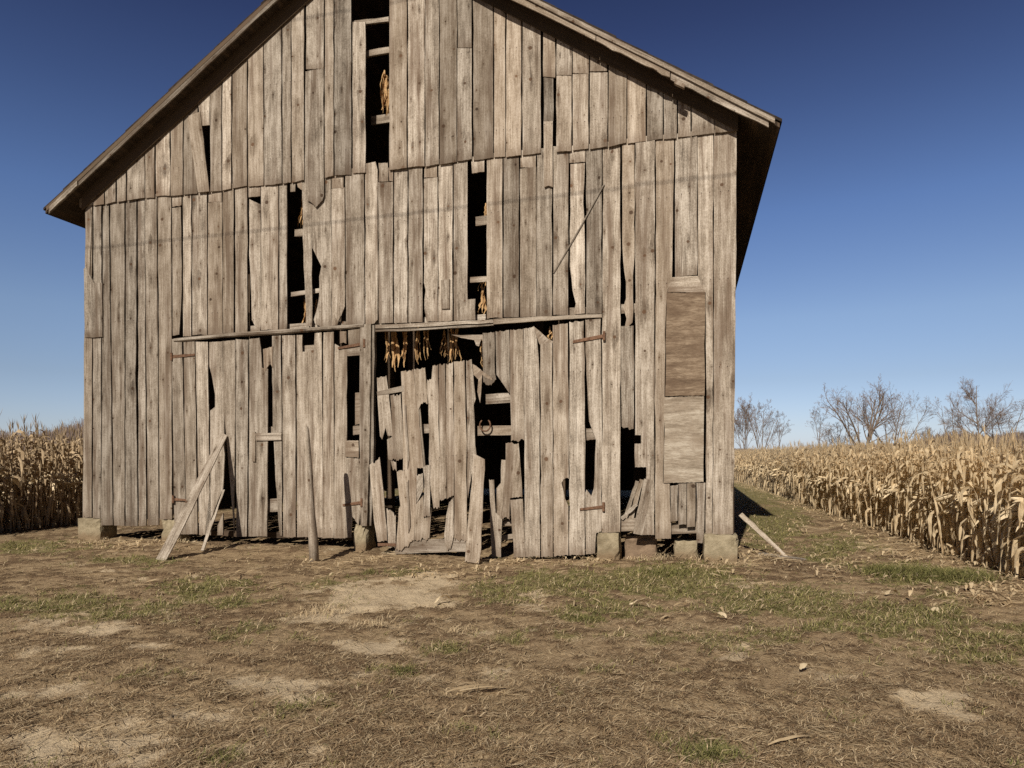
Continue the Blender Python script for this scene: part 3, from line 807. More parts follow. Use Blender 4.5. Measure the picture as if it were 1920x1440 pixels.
f = G(303, 1050); leaning("leaning_plank", (f[0], f[1], .005), wall_px(420, 814, .07), .17, .14, .025, "tan splintered plank leaning steeply on the left barn door, foot far out", "plank", tone=.98, splinter=.05)
f = G(379, 1032); leaning("leaning_stick", (f[0], f[1], .0), wall_px(419, 918, .05), .05, .035, .02, "thin broken slat leaning under the long tan plank at the left door", "slat", tone=1.0)
f = G(886, 1053); leaning("leaning_plank", (f[0], f[1], -.005), wall_px(899, 857, .09), .235, .185, .028, "wide grey plank standing against the broken middle door leaf", "plank", tone=1.05, splinter=.06)
mb = MB(); f = np.array(G(589, 1047)); t = np.array(((573 - 960) / FPX * (f[1] + .12), f[1] + .12, CAMH + (HZ - 800) / FPX * (f[1] + .12)))
tube(mb, [f + (t - f) * k + np.array([rng.gauss(0, .006), 0, 0]) for k in (-.04, .15, .35, .55, .8, .97, 1.0)], [.078, .075, .07, .066, .058, .05, .035], 10, .4, 1.05)
tag(build("fence_post", mb, WOOD, smooth=True), "round weathered post standing upright in the grass before the left barn door", "post")
leaning("leaning_board", G(1478, 1048), (3.76, 11.25, .64), .06, .075, .02, "narrow grey board slanting from the right barn corner to the ground", "board", tone=1.05)
leaning("flat_board", (4.42, 10.35, .035), (3.98, 10.95, .04), .12, .14, .02, "short grey board lying flat beside the right barn corner", "board", side=(0, 0, -1), tone=.85)
# loose boards standing in the hole at the lower right
for (x1, y1, x2, y2, w, n, lab) in (
        (1196, 1002, 1216, 899, .15, .03, "loose grey board propped across the hole in the right siding"),
        (1172, 972, 1195, 902, .06, -.16, "dark narrow slat standing deepest inside the hole in the right siding"),
        (1183, 974, 1203, 899, .07, -.09, "dark slat standing just behind the propped board in the siding hole"),
        (1165, 973, 1194, 946, .06, -.02, "short pale stick slanting across the foot of the siding hole")):
    a, b = wall_px(x1, y1, n), wall_px(x2, y2, n)
    leaning("loose_slat", a, b, w, w * .9, .02, lab, "slat", tone=1.0, group="loose boards in the siding hole")
# iron hook on the girt in the broken door
mb = MB()
c = wall_uz(909, 797, .03)
pts = [W3(c[0] + .09 * math.sin(k), c[1] - .10 * math.cos(k), .0 + .015) for k in np.linspace(-2.5, 2.5, 15)]
tube(mb, pts, [.010] + [.014] * 13 + [.010], 6)
tag(build("iron_hook", mb, RUST, smooth=True), "rusty U-shaped iron hanging in the gap beside the broken door leaf", "iron hook")

# ------------------------------------------------------------------ hanging tobacco
def strip(mb, p0, L, w, seed, lean=(0, 0), twist=2.0, K=9, tone=1.):
    r = random.Random(seed)
    vs, fs = [], []
    ph = r.random() * 6
    for i in range(K + 1):
        f = i / K
        wd = w * (0.35 + math.sin(math.pi * min(1, f * .95 + .05)) * .9) * r.uniform(.6, 1.3)
        c = np.array(p0) + np.array([lean[0] * f + .02 * math.sin(f * 5 + ph) + r.gauss(0, .006), lean[1] * f + .02 * math.cos(f * 4 + ph), -L * f])
        an = ph + twist * f
        dx = np.array([math.cos(an), math.sin(an), 0]) * wd
        mid = c + np.array([-math.sin(an), math.cos(an), 0]) * wd * .7
        vs += [c - dx, mid, c + dx]
    for i in range(K):
        for j in range(2): fs.append((3 * i + j, 3 * i + j + 1, 3 * i + j + 4, 3 * i + j + 3))
    mb.add(vs, fs, None, tone)
def bunch(xc, yt, yb, wpx, n, lab, hang=.30):
    mb = MB()
    s, z1 = wall_uz(xc, yt, n); z0 = wall_uz(xc, yb, n)[1]
    z1 += hang
    w = wpx / FPX * 11.5 * .62
    nn = 4 + int(w * 26)
    for k in range(nn):
        a = rng.uniform(-.5, .5) * w
        p = W3(s + a, z1 - rng.uniform(0, .05), n + rng.uniform(-.5, .5) * w)
        strip(mb, p, (z1 - z0) * rng.uniform(.72, 1.0), max(.013, w * .24), rng.random(), (rng.gauss(0, .03), rng.gauss(0, .02)), rng.uniform(-3, 3), tone=rng.uniform(.65, 1.15))
    tube(mb, [W3(s, z1 - .06, n), W3(s, z1 + .05, n)], [w * .25 + .01, .012], 6)
    tag(build("tobacco_bunch", mb, TOBACCO, smooth=True), lab, "tobacco", "hanging tobacco bunches")
IN = -.34
for args in (
    (725, 645, 678, 8, IN, "leftmost short tobacco bunch hanging in the open doorway"),
    (742, 640, 697, 17, IN - .03, "widest tobacco bunch hanging in the open doorway, with a long trailing leaf"),
    (758, 640, 688, 13, IN + .02, "tobacco bunch touching the widest one on its right in the doorway"),
    (784, 648, 681, 7, IN, "thin tobacco bunch alone in the middle of the doorway"),
    (799, 632, 673, 10, IN + .04, "highest tobacco bunch in the doorway, right of the thin one"),
    (833, 655, 674, 7, IN - .04, "small dim tobacco bunch left of the close pair in the doorway"),
    (846, 648, 680, 8, IN, "left bunch of the close pair of tobacco bunches in the doorway"),
    (857, 646, 674, 9, IN, "right bunch of the close pair of tobacco bunches in the doorway"),
    (905, 676, 694, 6, IN, "tobacco leaf tip showing beside the right door leaf's dark board"),
    (721, 148, 219, 17, -.26, "large tobacco bunch hanging in the gable opening"),
    (567, 382, 432, 7, -.24, "tobacco bunch edge showing high in the left siding gap"),
    (575, 568, 609, 12, -.22, "tobacco bunch at the foot of the left siding gap"),
    (594, 576, 606, 7, -.22, "tobacco tip showing right of the thin board in the left siding gap"),
    (905, 556, 590, 13, -.22, "tobacco bunch at the foot of the right siding gap"),
    (906, 536, 552, 9, -.22, "small tobacco tuft above the girt in the right siding gap"),
    (911, 398, 420, 5, -.20, "tobacco edge showing high in the right siding gap"),
    (1031, 630, 640, 6, -.12, "tiny tobacco tip above the split board of the right door")):
    bunch(*args, hang=.10 if args[4] > -.3 else .30)

# ------------------------------------------------------------------ ground
def vnoise(x, y, sc, seed=0):
    """smooth value noise, arrays"""
    r = np.random.default_rng(seed); T = r.random((256, 256))
    X, Y = x * sc + 1000.37, y * sc + 1000.71
    xi, yi = np.floor(X).astype(int), np.floor(Y).astype(int)
    fx, fy = X - xi, Y - yi
    fx = fx * fx * (3 - 2 * fx); fy = fy * fy * (3 - 2 * fy)
    g = lambda a, b: T[a % 256, b % 256]
    return (g(xi, yi) * (1 - fx) + g(xi + 1, yi) * fx) * (1 - fy) + (g(xi, yi + 1) * (1 - fx) + g(xi + 1, yi + 1) * fx) * fy
def fbm(x, y, sc, seed=0, o=4):
    v = 0; a = .5; t = 0
    for i in range(o): v = v + a * vnoise(x, y, sc * 2 ** i, seed + i); t += a; a *= .55
    return v / t
def gpx(x, y):
    d = np.maximum(y, 1.0); return 960 + FPX * x / d, HZ + FPX * CAMH / d
SAND = [(720, 1120, 120, 32, 1.0), (800, 1085, 60, 18, .8), (620, 1150, 120, 16, .6), (80, 1385, 190, 60, .8), (60, 1170, 90, 22, .7), (200, 1180, 70, 16, .6), (300, 1212, 50, 12, .6),
        (560, 1290, 110, 26, .7), (440, 1275, 60, 18, .5), (660, 1210, 60, 18, .5), (820, 1265, 70, 24, .6), (1745, 1315, 60, 26, 1.0), (1800, 1350, 60, 18, .6), (240, 1385, 120, 45, .8), (120, 1300, 120, 20, .5), (380, 1340, 90, 20, .55), (700, 1330, 90, 18, .45), (560, 1400, 90, 22, .5), (470, 1400, 80, 25, .5),
        (1010, 1250, 50, 14, .5), (1000, 1145, 40, 10, .5), (930, 1420, 80, 20, .5), (300, 1305, 90, 16, .5), (1180, 1245, 60, 10, .3), (460, 1235, 60, 12, .5), (650, 1270, 70, 18, .5), (1500, 1030, 40, 10, .4)]
GREEN = [(1250, 1085, 170, 32, .9), (1080, 1090, 140, 30, .75), (950, 1110, 90, 26, .6), (1450, 1130, 160, 34, .75), (1130, 1150, 140, 26, .6), (1680, 1160, 200, 44, .65), (1850, 1200, 120, 50, .6), (1420, 1205, 150, 26, .5),
         (1700, 1075, 60, 18, 1.6), (1795, 1083, 40, 14, 1.5), (1450, 985, 60, 40, .95), (1405, 935, 40, 22, .9), (1560, 1030, 90, 28, .7), (640, 1095, 80, 16, .7), (250, 1050, 90, 12, .7), (150, 1140, 180, 36, .55), (370, 1115, 120, 34, .6),
         (770, 1078, 45, 12, .7), (640, 1130, 60, 20, .5), (500, 1180, 120, 26, .35), (60, 1025, 120, 14, .7), (1330, 1420, 60, 14, .9), (750, 1258, 30, 8, .6), (850, 1215, 70, 14, .4), (1100, 1270, 60, 14, .45), (980, 1200, 90, 16, .4)]
def blobs(L, X, Y):
    out = np.zeros_like(X)
    for (a, b, rx, ry, w) in L: out = np.maximum(out, w * np.exp(-(((X - a) / rx) ** 2 + ((Y - b) / ry) ** 2)))
    return out
def masks(x, y):
    X, Y = gpx(x, y)
    n1 = fbm(x, y, 1.3, 3); n2 = fbm(x, y, 3.4, 9); n3 = fbm(x, y, 9.0, 21)
    sand = np.clip((blobs(SAND, X, Y) * 1.3 + (n1 - .5) * 1.3 + (n2 - .5) * 1.6 + (n3 - .5) * .9 - .30) * 2.0, 0, 1)
    g = np.clip((blobs(GREEN, X, Y) * 1.6 + (n2 - .5) * 1.8 + (n3 - .5) * 1.3 - .34) * 2.2, 0, 1)
    far = np.clip((y - 14) / 10, 0, 1); g = np.maximum(g, far * np.clip((fbm(x, y, .5, 5) - .35) * 3, 0, 1)); sand = sand * (1 - far)
    return sand, g * (1 - sand * .8)
def axis(core0, core1, step, far, grow=1.16):
    c = list(np.arange(core0, core1 + 1e-6, step)); s = step
    a = [];  x = core0
    while x > -far: s *= grow; x -= s; a.append(x)
    b = []; x = core1; s = step
    while x < far: s *= grow; x += s; b.append(x)
    return np.array(a[::-1] + c + b)
gx, gy = axis(-9, 10, .055, 900), axis(2.2, 14.5, .055, 900)
GXm, GYm = np.meshgrid(gx, gy)
fx_, fy_ = GXm.ravel(), GYm.ravel()
def clump(x, y):
    c = .45 * fbm(x, y, 6.5, 77) + .45 * fbm(x * .7, y * 1.1, 2.4, 78) + .05 + .45 * (fbm(x, y, 15., 79, 2) - .5)
    return np.clip((c - .44) * 7.0, 0, 1)
def height(x, y):
    near = np.clip(1 - np.abs(y - 9) / 40, 0, 1)
    dip = -.08 * np.exp(-((x + 1.2) / 3.2) ** 2 - ((y - 11.1) / .8) ** 2)
    return dip + .028 * clump(x, y) * near + ((fbm(x, y, .7, 40) - .5) * .06 + (fbm(x, y, 4.0, 50) - .5) * .035 + (fbm(x, y, 11., 60, 3) - .5) * .022) * near
sd_, gr_ = masks(fx_, fy_); cl_ = clump(fx_, fy_) * (1 - .75 * sd_)
gz = height(fx_, fy_) - .012 - sd_ * .012
V = np.stack([fx_, fy_, gz], 1)
nx, ny = len(gx), len(gy)
ii, jj = np.meshgrid(np.arange(nx - 1), np.arange(ny - 1)); b0 = (jj * nx + ii).ravel()
F = np.stack([b0, b0 + 1, b0 + nx + 1, b0 + nx], 1)
GROUND, t = new_mat("ground_soil")
co = t.n("ShaderNodeTexCoord").outputs['Object']
s_a, g_a = t.attr("sand").outputs['Fac'], t.attr("green").outputs['Fac']
n1 = t.noise(co, 14, 5, .7); n2 = t.noise(co, 55, 4, .7); n3 = t.noise(co, 2.2, 4, .6); n4 = t.noise(co, 160, 2, .6)
c_a = t.attr("clump").outputs['Fac']
cm_ = t.sstep(t.math('ADD', c_a, t.math('ADD', t.math('MULTIPLY', t.math('SUBTRACT', n2, .5), 1.3), t.math('MULTIPLY', t.math('SUBTRACT', n1, .5), 1.5))), .25, .85)
bare = t.mix(t.sstep(n1, .32, .7), (.26, .19, .115), (.42, .32, .20))
bare = t.mix(t.sstep(n2, .52, .72, 0, .8), bare, (.52, .41, .27))
bare = t.mix(t.sstep(n4, .58, .7, 0, .6), bare, (.12, .08, .05))
dead = t.mix(t.sstep(n2, .35, .7), (.10, .066, .04), (.26, .185, .112))
thatch = t.mix(cm_, bare, dead)
thatch = t.mix(t.sstep(n3, .42, .68, 0, .30), thatch, (.19, .125, .078))
sand = t.mix(n2, (.48, .385, .26), (.60, .495, .35)); sand = t.mix(t.sstep(n1, .5, .8, 0, .6), sand, (.36, .275, .185))
sand = t.mix(t.sstep(n4, .62, .72, 0, .6), sand, (.20, .15, .10))
grn = t.mix(n2, (.13, .125, .05), (.24, .215, .095))
gm_ = t.sstep(t.math('ADD', g_a, t.math('MULTIPLY', t.math('SUBTRACT', n1, .5), 1.0)), .35, .8, 0, .8)
sm_ = t.sstep(t.math('ADD', s_a, t.math('ADD', t.math('MULTIPLY', t.math('SUBTRACT', n2, .5), 1.5), t.math('MULTIPLY', t.math('SUBTRACT', n1, .5), 1.8))), .15, 1.0)
col = t.mix(gm_, thatch, grn); col = t.mix(sm_, col, sand)
hh = t.math('ADD', t.math('MULTIPLY', n2, .6), t.math('ADD', t.math('MULTIPLY', n1, .9), t.math('MULTIPLY', n4, .25)))
t.bsdf(col, .97, .08, hh, .8, .03)
ground = build_np("ground", V, F, GROUND, extra={"sand": sd_, "green": gr_, "clump": cl_}, smooth=True)
tag(ground, kind='structure')

# ---- grass: dry matted blades and green tufts, one uncountable mass
def blade_mat(name, cols, rough=.85):
    m, t = new_mat(name)
    h = t.attr("hue").outputs['Fac']; tone = t.attr("tone").outputs['Fac']
    r = t.n("ShaderNodeValToRGB", {0: h}); e = r.color_ramp.elements
    e[0].position = cols[0][0]; e[0].color = (*cols[0][1], 1); e[1].position = cols[-1][0]; e[1].color = (*cols[-1][1], 1)
    for p, c in cols[1:-1]: x = e.new(p); x.color = (*c, 1)
    c = t.mix(1.0, r.outputs[0], t.comb(tone, tone, tone), 'MULTIPLY')
    t.bsdf(c, rough, .2, trans=(c, .25))
    return m
BLADE = blade_mat("grass_blades", [(0., (.17, .11, .068)), (.25, (.34, .24, .14)), (.5, (.56, .44, .275)), (.62, (.66, .54, .37)), (.66, (.34, .30, .13)), (.85, (.22, .215, .08)), (1., (.13, .14, .048))])
def blades(n, x, y, L, w, tilt, hue, tone, curl=.6):
    """three-point ribbons; returns V,F,hue,tone"""
    az = nr.uniform(0, 2 * math.pi, n); z0 = height(x, y) - .012
    dx, dy = np.cos(az), np.sin(az); px_, py_ = -dy, dx
    t1 = tilt; t2 = tilt - curl * nr.uniform(.2, 1, n)
    h1, z1 = np.cos(t1) * L * .5, np.sin(t1) * L * .5
    h2, z2 = h1 + np.cos(t2) * L * .5, z1 + np.sin(t2) * L * .5
    bx, by = x + dx * h1 + px_ * nr.normal(0, .15, n) * L, y + dy * h1 + py_ * nr.normal(0, .15, n) * L
    cx, cy = x + dx * h2 + px_ * nr.normal(0, .3, n) * L, y + dy * h2 + py_ * nr.normal(0, .3, n) * L
    z1 = np.maximum(z1, .004); z2 = np.maximum(z2, .002)
    W = w / 2
    Vs = np.stack([np.stack([x - px_ * W, y - py_ * W, z0], 1), np.stack([x + px_ * W, y + py_ * W, z0], 1),
                   np.stack([bx + px_ * W, by + py_ * W, z0 + z1 + W * .4], 1), np.stack([bx - px_ * W, by - py_ * W, z0 + z1], 1),
                   np.stack([cx + px_ * W * .25, cy + py_ * W * .25, z0 + z2], 1), np.stack([cx - px_ * W * .25, cy - py_ * W * .25, z0 + z2], 1)], 1)
    b = np.arange(n)[:, None] * 6
    Fs = np.concatenate([b + np.array([0, 1, 2, 3]), b + np.array([3, 2, 4, 5])], 1).reshape(-1, 4)
    return Vs.reshape(-1, 3), Fs, np.repeat(hue, 6), np.repeat(tone, 6)
def scatter(n, y0, y1, power=1.7):
    """points over the yard, denser towards the viewer"""
    u = nr.random(n); yy = (y0 ** -power + u * (y1 ** -power - y0 ** -power)) ** (-1 / power)
    xx = nr.uniform(-.86, .86, n) * yy
    return xx, yy
def in_barn(x, y):
    s = (x - CX) * CT - (y - CY) * ST; n = -(x - CX) * ST - (y - CY) * CT
    return (s > -WID - .05) & (s < .05) & (n < -.1)
Vs, Fs, Hs, Ts, off = [], [], [], [], 0
def push(r):
    global off
    Vs.append(r[0]); Fs.append(r[1] + off); Hs.append(r[2]); Ts.append(r[3]); off += len(r[0])
# dry matted
x, y = scatter(300000, 3.0, 24)
s, g = masks(x, y); cl = clump(x, y)
keep = (nr.random(len(x)) < (1 - s) ** .9 * np.clip(cl, .25, 1)) & ~in_barn(x, y)
x, y, g = x[keep], y[keep], g[keep]; n = len(x)
push(blades(n, x, y, nr.uniform(.025, .085, n), nr.uniform(.0025, .0058, n) * np.clip(y / 6, .9, 2.), nr.uniform(.03, .55, n), np.clip(nr.normal(.31, .20, n), 0, .62), nr.uniform(.6, 1.2, n), .7))
# longer straw
x, y = scatter(34000, 3.0, 16); s, g = masks(x, y); keep = (nr.random(len(x)) < (.85 - s * .6) * np.clip((fbm(x, y, 2.2, 177) - .36) * 4, .1, 1)) & ~in_barn(x, y); x, y = x[keep], y[keep]; n = len(x)
push(blades(n, x, y, nr.uniform(.06, .16, n), nr.uniform(.003, .0065, n) * np.clip(y / 5, 1, 2), nr.uniform(.02, .3, n), np.clip(nr.normal(.56, .05, n), .4, .63), nr.uniform(.75, 1.1, n), .4))
# green
x, y = scatter(480000, 3.0, 40, 1.2); s, g = masks(x, y); cl = fbm(x, y, 7., 88)
keep = (nr.random(len(x)) < g ** 1.3 * np.clip((cl - .30) * 3.4, 0, 1)) & ~in_barn(x, y)
x, y, g = x[keep], y[keep], g[keep]; n = len(x)
push(blades(n, x, y, nr.uniform(.03, .08, n) * (1 + .5 * (g > .9)), nr.uniform(.0028, .0055, n) * np.clip(y / 5, 1, 3), nr.uniform(.25, 1.2, n), np.clip(nr.normal(.77, .14, n), .5, 1), nr.uniform(.7, 1.2, n), .9))
# a few denser tufts
for (a, b, rad, k, hh_) in ((1330, 1418, .16, 700, .10), (1700, 1078, .5, 5000, .16), (1795, 1085, .35, 3000, .15), (760, 1262, .10, 220, .07), (420, 1425, .12, 250, .07), (700, 1170, .22, 240, .09), (860, 1180, .15, 160, .09), (690, 1015 + 60, .10, 120, .1), (1250, 1075, .3, 900, .12), (600, 1148, .3, 350, .09), (1100, 1160, .2, 400, .09), (1225, 1046, .35, 260, .16), (1290, 1046, .2, 120, .14), (695, 1040, .14, 90, .12), (170, 1018, .35, 160, .12), (1120, 1046, .2, 120, .11), (1350, 1060, .3, 140, .1), (330, 1016, .3, 140, .13)):
    c = G(a, b); x = c[0] + nr.normal(0, rad * .5, k); y = c[1] + nr.normal(0, rad * .5, k)
    dry = b in (1170, 1180, 1148, 1046, 1040, 1018, 1016, 1060)
    hue = np.clip(nr.normal(.57, .04, k), .45, .63) if dry else np.clip(nr.normal(.85, .1, k), .6, 1)
    push(blades(k, x, y, nr.uniform(.4, 1, k) * hh_, nr.uniform(.003, .0055, k) * max(1, c[1] / 6), nr.uniform(.4, 1.3, k), hue, nr.uniform(.7, 1.15, k), .9))
grass = build_np("grass", np.concatenate(Vs), np.concatenate(Fs), BLADE, tone=np.concatenate(Ts), extra={"hue": np.concatenate(Hs)})
tag(grass, kind='stuff')

# ---- scattered corn litter along the barn and the field
def leaf_strip(L, w, K=7, curl=.5, seed=0, z0=.0):
    r = random.Random(seed); vs, fs = [], []; ph = r.random() * 6; an = 0
    p = np.array([0, 0, 0.])
    for i in range(K + 1):
        f = i / K; wd = w * (.25 + math.sin(math.pi * (f * .9 + .07))) * .5
        z = abs(.35 * w * math.sin(f * 7 + ph)) + curl * .06 * math.sin(f * 3.1) + z0
        an += r.uniform(-.3, .3) * curl
        d = np.array([math.cos(an), math.sin(an), 0]); q = np.array([-d[1], d[0], 0])
        if i: p = p + d * L / K
        rl = math.sin(f * 4 + ph) * .8
        vs += [p + q * wd * math.cos(rl) + [0, 0, z + max(0, wd * math.sin(rl))], p + [0, 0, z + wd * .35], p - q * wd * math.cos(rl) + [0, 0, z + max(0, -wd * math.sin(rl))]]
    for i in range(K):
        for j in range(2): fs.append((3 * i + j, 3 * i + j + 1, 3 * i + j + 4, 3 * i + j + 3))
    return np.array(vs), np.array(fs)
LV = [leaf_strip(L, w, 6, c, i) for i, (L, w, c) in enumerate(((.12, .02, .6), (.22, .025, .4), (.32, .018, .3), (.09, .035, .9), (.45, .014, .25)))]
Vs, Fs, Ts, off = [], [], [], 0
def drop(x, y, sc=1., an=None, tone=1.):
    global off
    v, f = LV[rng.randrange(len(LV))]; a = rng.random() * 6.28 if an is None else an
    v = v * sc; c, s = math.cos(a), math.sin(a)
    Vs.append(np.stack([v[:, 0] * c - v[:, 1] * s + x, v[:, 0] * s + v[:, 1] * c + y, v[:, 2] + height(np.array([x]), np.array([y]))[0] + rng.uniform(0, .02)], 1))
    Fs.append(f + off); Ts.append(np.full(len(v), tone)); off += len(v)
for (a, b, sx, sy, k) in ((700, 1043, 50, 6, 26), (860, 1075, 90, 14, 60), (960, 1050, 70, 6, 60), (1110, 1048, 70, 6, 40), (1330, 1066, 80, 14, 50), (1420, 1050, 45, 18, 110), (1400, 1015, 18, 14, 30), (240, 1022, 110, 10, 120),
                          (1200, 1130, 300, 40, 22), (600, 1060, 60, 8, 25), (1560, 1070, 60, 25, 60), (1640, 1040, 120, 40, 140), (1850, 1120, 90, 20, 110), (1720, 1060, 60, 20, 60), (1500, 985, 30, 20, 60), (450, 1080, 200, 30, 40), (1000, 1250, 600, 90, 0)):
    for _ in range(k):
        for _try in range(6):
            q = G(rng.gauss(a, sx * .6), max(905, rng.gauss(b, sy * .6)))
            if not in_barn(np.array([q[0]]), np.array([q[1]]))[0]: drop(q[0], q[1], rng.uniform(.5, 1.1), tone=rng.uniform(.7, 1.15)); break
# strip of trampled litter along the right-hand corn
for _ in range(1500):
    d = rng.uniform(7, 45) ** 1; e = 6.65 + (d - 9.08) * .2235 - abs(rng.gauss(0, .45)) + .1; drop(e, d, rng.uniform(.5, 1.2), tone=rng.uniform(.65, 1.1))
litter = build_np("leaf_litter", np.concatenate(Vs), np.concatenate(Fs), CORN, tone=np.concatenate(Ts))
tag(litter, kind='stuff')
# the leaves and bits that show singly
def bit(px, py, L, w, an, lab, curl=.5, seed=0, mat=CORN, tone=1.05, name="dry_corn_leaf"):
    v, f = leaf_strip(L, w, 9, curl, seed); x, y, _ = G(px, py); c, s = math.cos(an), math.sin(an)
    z = height(np.array([x]), np.array([y]))[0]
    P = np.stack([v[:, 0] * c - v[:, 1] * s + x, v[:, 0] * s + v[:, 1] * c + y, v[:, 2] + z + .006], 1)
    mb = MB(); mb.add(P, [tuple(q) for q in f], None, tone); tag(build(name, mb, mat, smooth=True), lab, "corn leaf", "dry corn leaves on the ground")
bit(838, 1308, .46, .028, .55, "long brown corn leaf lying on bare ground at the centre foreground", .6, 4, tone=.75)
bit(862, 1298, .42, .03, .18, "straight tan corn leaf end beside the curled brown leaf in the foreground", .3, 8, tone=.95)
bit(1500, 1262, .13, .04, .7, "pale curled husk alone on the trodden ground right of centre", .5, 3, HUSK, .8)
bit(1362, 1168, .13, .05, 2.0, "whitish husk scrap on the green grass in front of the right pier", .5, 5, HUSK, .85)
bit(1375, 1158, .18, .02, .35, "straw-coloured leaf lying beside the whitish husk scrap", .3, 6)
bit(1180, 1138, .22, .05, .1, "pale husk strip on the grass in front of the door's right hinge", .8, 7, HUSK)
bit(815, 1132, .22, .05, .9, "folded pale leaf on the sandy patch before the broken door", .8, 9, HUSK, .9)
bit(1535, 1153, .12, .06, .2, "small cream husk on grass well in front of the slanting narrow board", .4, 10, HUSK, .8)
bit(1660, 1118, .2, .06, .3, "cream husk lying just before the bright green tufts", .4, 11, HUSK, .8)
bit(1765, 1155, .12, .07, 2.4, "broad cream husk on grass nearest the corn edge", .4, 12, HUSK, .8)
bit(1420, 1098, .4, .05, .0, "long flat grey husk strip on grass before the right barn corner", .3, 13, CORN, .8)
bit(1440, 1405, .35, .02, .25, "thin straw stalk on the trodden grass at the bottom centre", .3, 14)

# ------------------------------------------------------------------ corn
def corn_arrays(seed, H=1.95, leaves=14):
    r = random.Random(seed)
    V, F, T = {'stem': [], 'leaves': [], 'ear': []}, {'stem': [], 'leaves': [], 'ear': []}, {'stem': [], 'leaves': [], 'ear': []}
    def addp(k, vs, fs, tone):
        b = len(V[k]); V[k] += [tuple(p) for p in vs]; F[k] += [tuple(b + i for i in f) for f in fs]; T[k] += [tone] * len(vs)
    lean = np.array([r.gauss(0, .05), r.gauss(0, .05)])
    def axis_pt(h): return np.array([lean[0] * h * h * .5, lean[1] * h * h * .5, h])
    K = 5
    for i in range(K):
        h0, h1 = H * .93 * i / K, H * .93 * (i + 1) / K
        r0, r1 = .014 * (1 - .7 * i / K), .014 * (1 - .7 * (i + 1) / K)
        c0, c1 = axis_pt(h0), axis_pt(h1)
        q = [(math.cos(a), math.sin(a)) for a in (0, 2.09, 4.19)]
        vs = [c0 + np.array([x * r0, y * r0, 0]) for x, y in q] + [c1 + np.array([x * r1, y * r1, 0]) for x, y in q]
        addp('stem', vs, [(0, 1, 4, 3), (1, 2, 5, 4), (2, 0, 3, 5)], .9)
    for k in range(6):                                                   # tassel
        an = r.random() * 6.28; l = r.uniform(.12, .24); sp = r.uniform(.05, .5)
        c = axis_pt(H * .92); d = np.array([math.cos(an) * sp, math.sin(an) * sp, 1]); d /= np.linalg.norm(d); e = c + d * l
        m = (c + e) / 2; sx = np.array([-d[1], d[0], 0]); sx = sx / (np.linalg.norm(sx) + 1e-6) * .006
        addp('stem', [c - sx * .5, c + sx * .5, m + sx, e, m - sx], [(0, 1, 2, 4), (4, 2, 3)], .85)
    base_an = r.random() * 3.14
    for k in range(leaves):
        h = H * (.10 + .80 * (k + r.uniform(-.3, .3)) / leaves)
        an = base_an + (k % 2) * math.pi + r.gauss(0, .6)
        L = r.uniform(.34, .72) * (.75 if k > leaves * .7 or k < 2 else 1); w = r.uniform(.014, .028)
        up = r.uniform(.1, 1.25) if k > leaves * .6 else r.uniform(-1.2, .5)
        p = axis_pt(h); ang = up; S = 6; vs, fs = [], []
        turn = r.gauss(0, .25); bend = r.uniform(.5, 1.5)
        a2 = an; roll = r.gauss(0, .5)
        for i in range(S + 1):
            f = i / S
            wd = w * (.35 + math.sin(math.pi * (.12 + f * .86)) * .85)
            q = np.array([-math.sin(a2), math.cos(a2), 0]); rr = roll + f * r.gauss(0, .9)
            dd = np.array([math.cos(a2) * math.cos(ang), math.sin(a2) * math.cos(ang), math.sin(ang)]); nrm = np.cross(dd, q)
            qq = q * math.cos(rr) + nrm * math.sin(rr)
            vs += [p - qq * wd, p + nrm * wd * .35, p + qq * wd]
            ang = max(-1.5, ang - bend * (.5 if i < 1 else 1.) + r.gauss(0, .15)); a2 += turn * .5
            p = p + dd * L / S
            if p[2] < .03: p[2] = .03
        for i in range(S):
            for j in range(2): fs.append((3 * i + j, 3 * i + j + 1, 3 * i + j + 4, 3 * i + j + 3))
        addp('leaves', vs, fs, r.uniform(.80, 1.18))
    for k in range(r.choice((1, 1, 2))):                                 # drooping ear in its husk
        h = H * r.uniform(.42, .56); an = r.random() * 6.28; el = r.uniform(-1.2, .5); p = axis_pt(h) + np.array([math.cos(an), math.sin(an), 0]) * .02
        d = np.array([math.cos(an) * math.cos(el), math.sin(an) * math.cos(el), math.sin(el)]); L = r.uniform(.2, .28)
        q = np.array([-math.sin(an), math.cos(an), 0]); n_ = np.cross(d, q)
        rings = ((0, .012), (.2, .032), (.55, .034), (.85, .02), (1, .006)); vs, fs = [], []
        for f, rad in rings:
            for a in range(6): vs.append(p + d * L * f + (q * math.cos(a * 1.047) + n_ * math.sin(a * 1.047)) * rad)
        for i in range(4):
            for a in range(6): fs.append((i * 6 + a, i * 6 + (a + 1) % 6, i * 6 + 6 + (a + 1) % 6, i * 6 + 6 + a))
        for a in (0, 2, 4):                                              # loose husk leaves
            o = q * math.cos(a * 1.047) + n_ * math.sin(a * 1.047); sd = np.cross(d, o) * .022; b = len(vs)
            vs += [p + o * .03 - sd, p + o * .03 + sd, p + d * L * .6 + o * .05 + sd * 1.1, p + d * L * .6 + o * .05 - sd * 1.1, p + d * L * 1.05 + o * .10 + np.array([0, 0, -.06])]
            fs += [(b, b + 1, b + 2, b + 3), (b + 3, b + 2, b + 4)]
        addp('ear', vs, fs, r.uniform(.85, 1.12))
    return V, F, T
NP_ = 14
PROTO = [corn_arrays(100 + i, 1.0 * (1.82 + .22 * ((i * 7) % 5) / 4), 14 + i % 3) for i in range(NP_)]
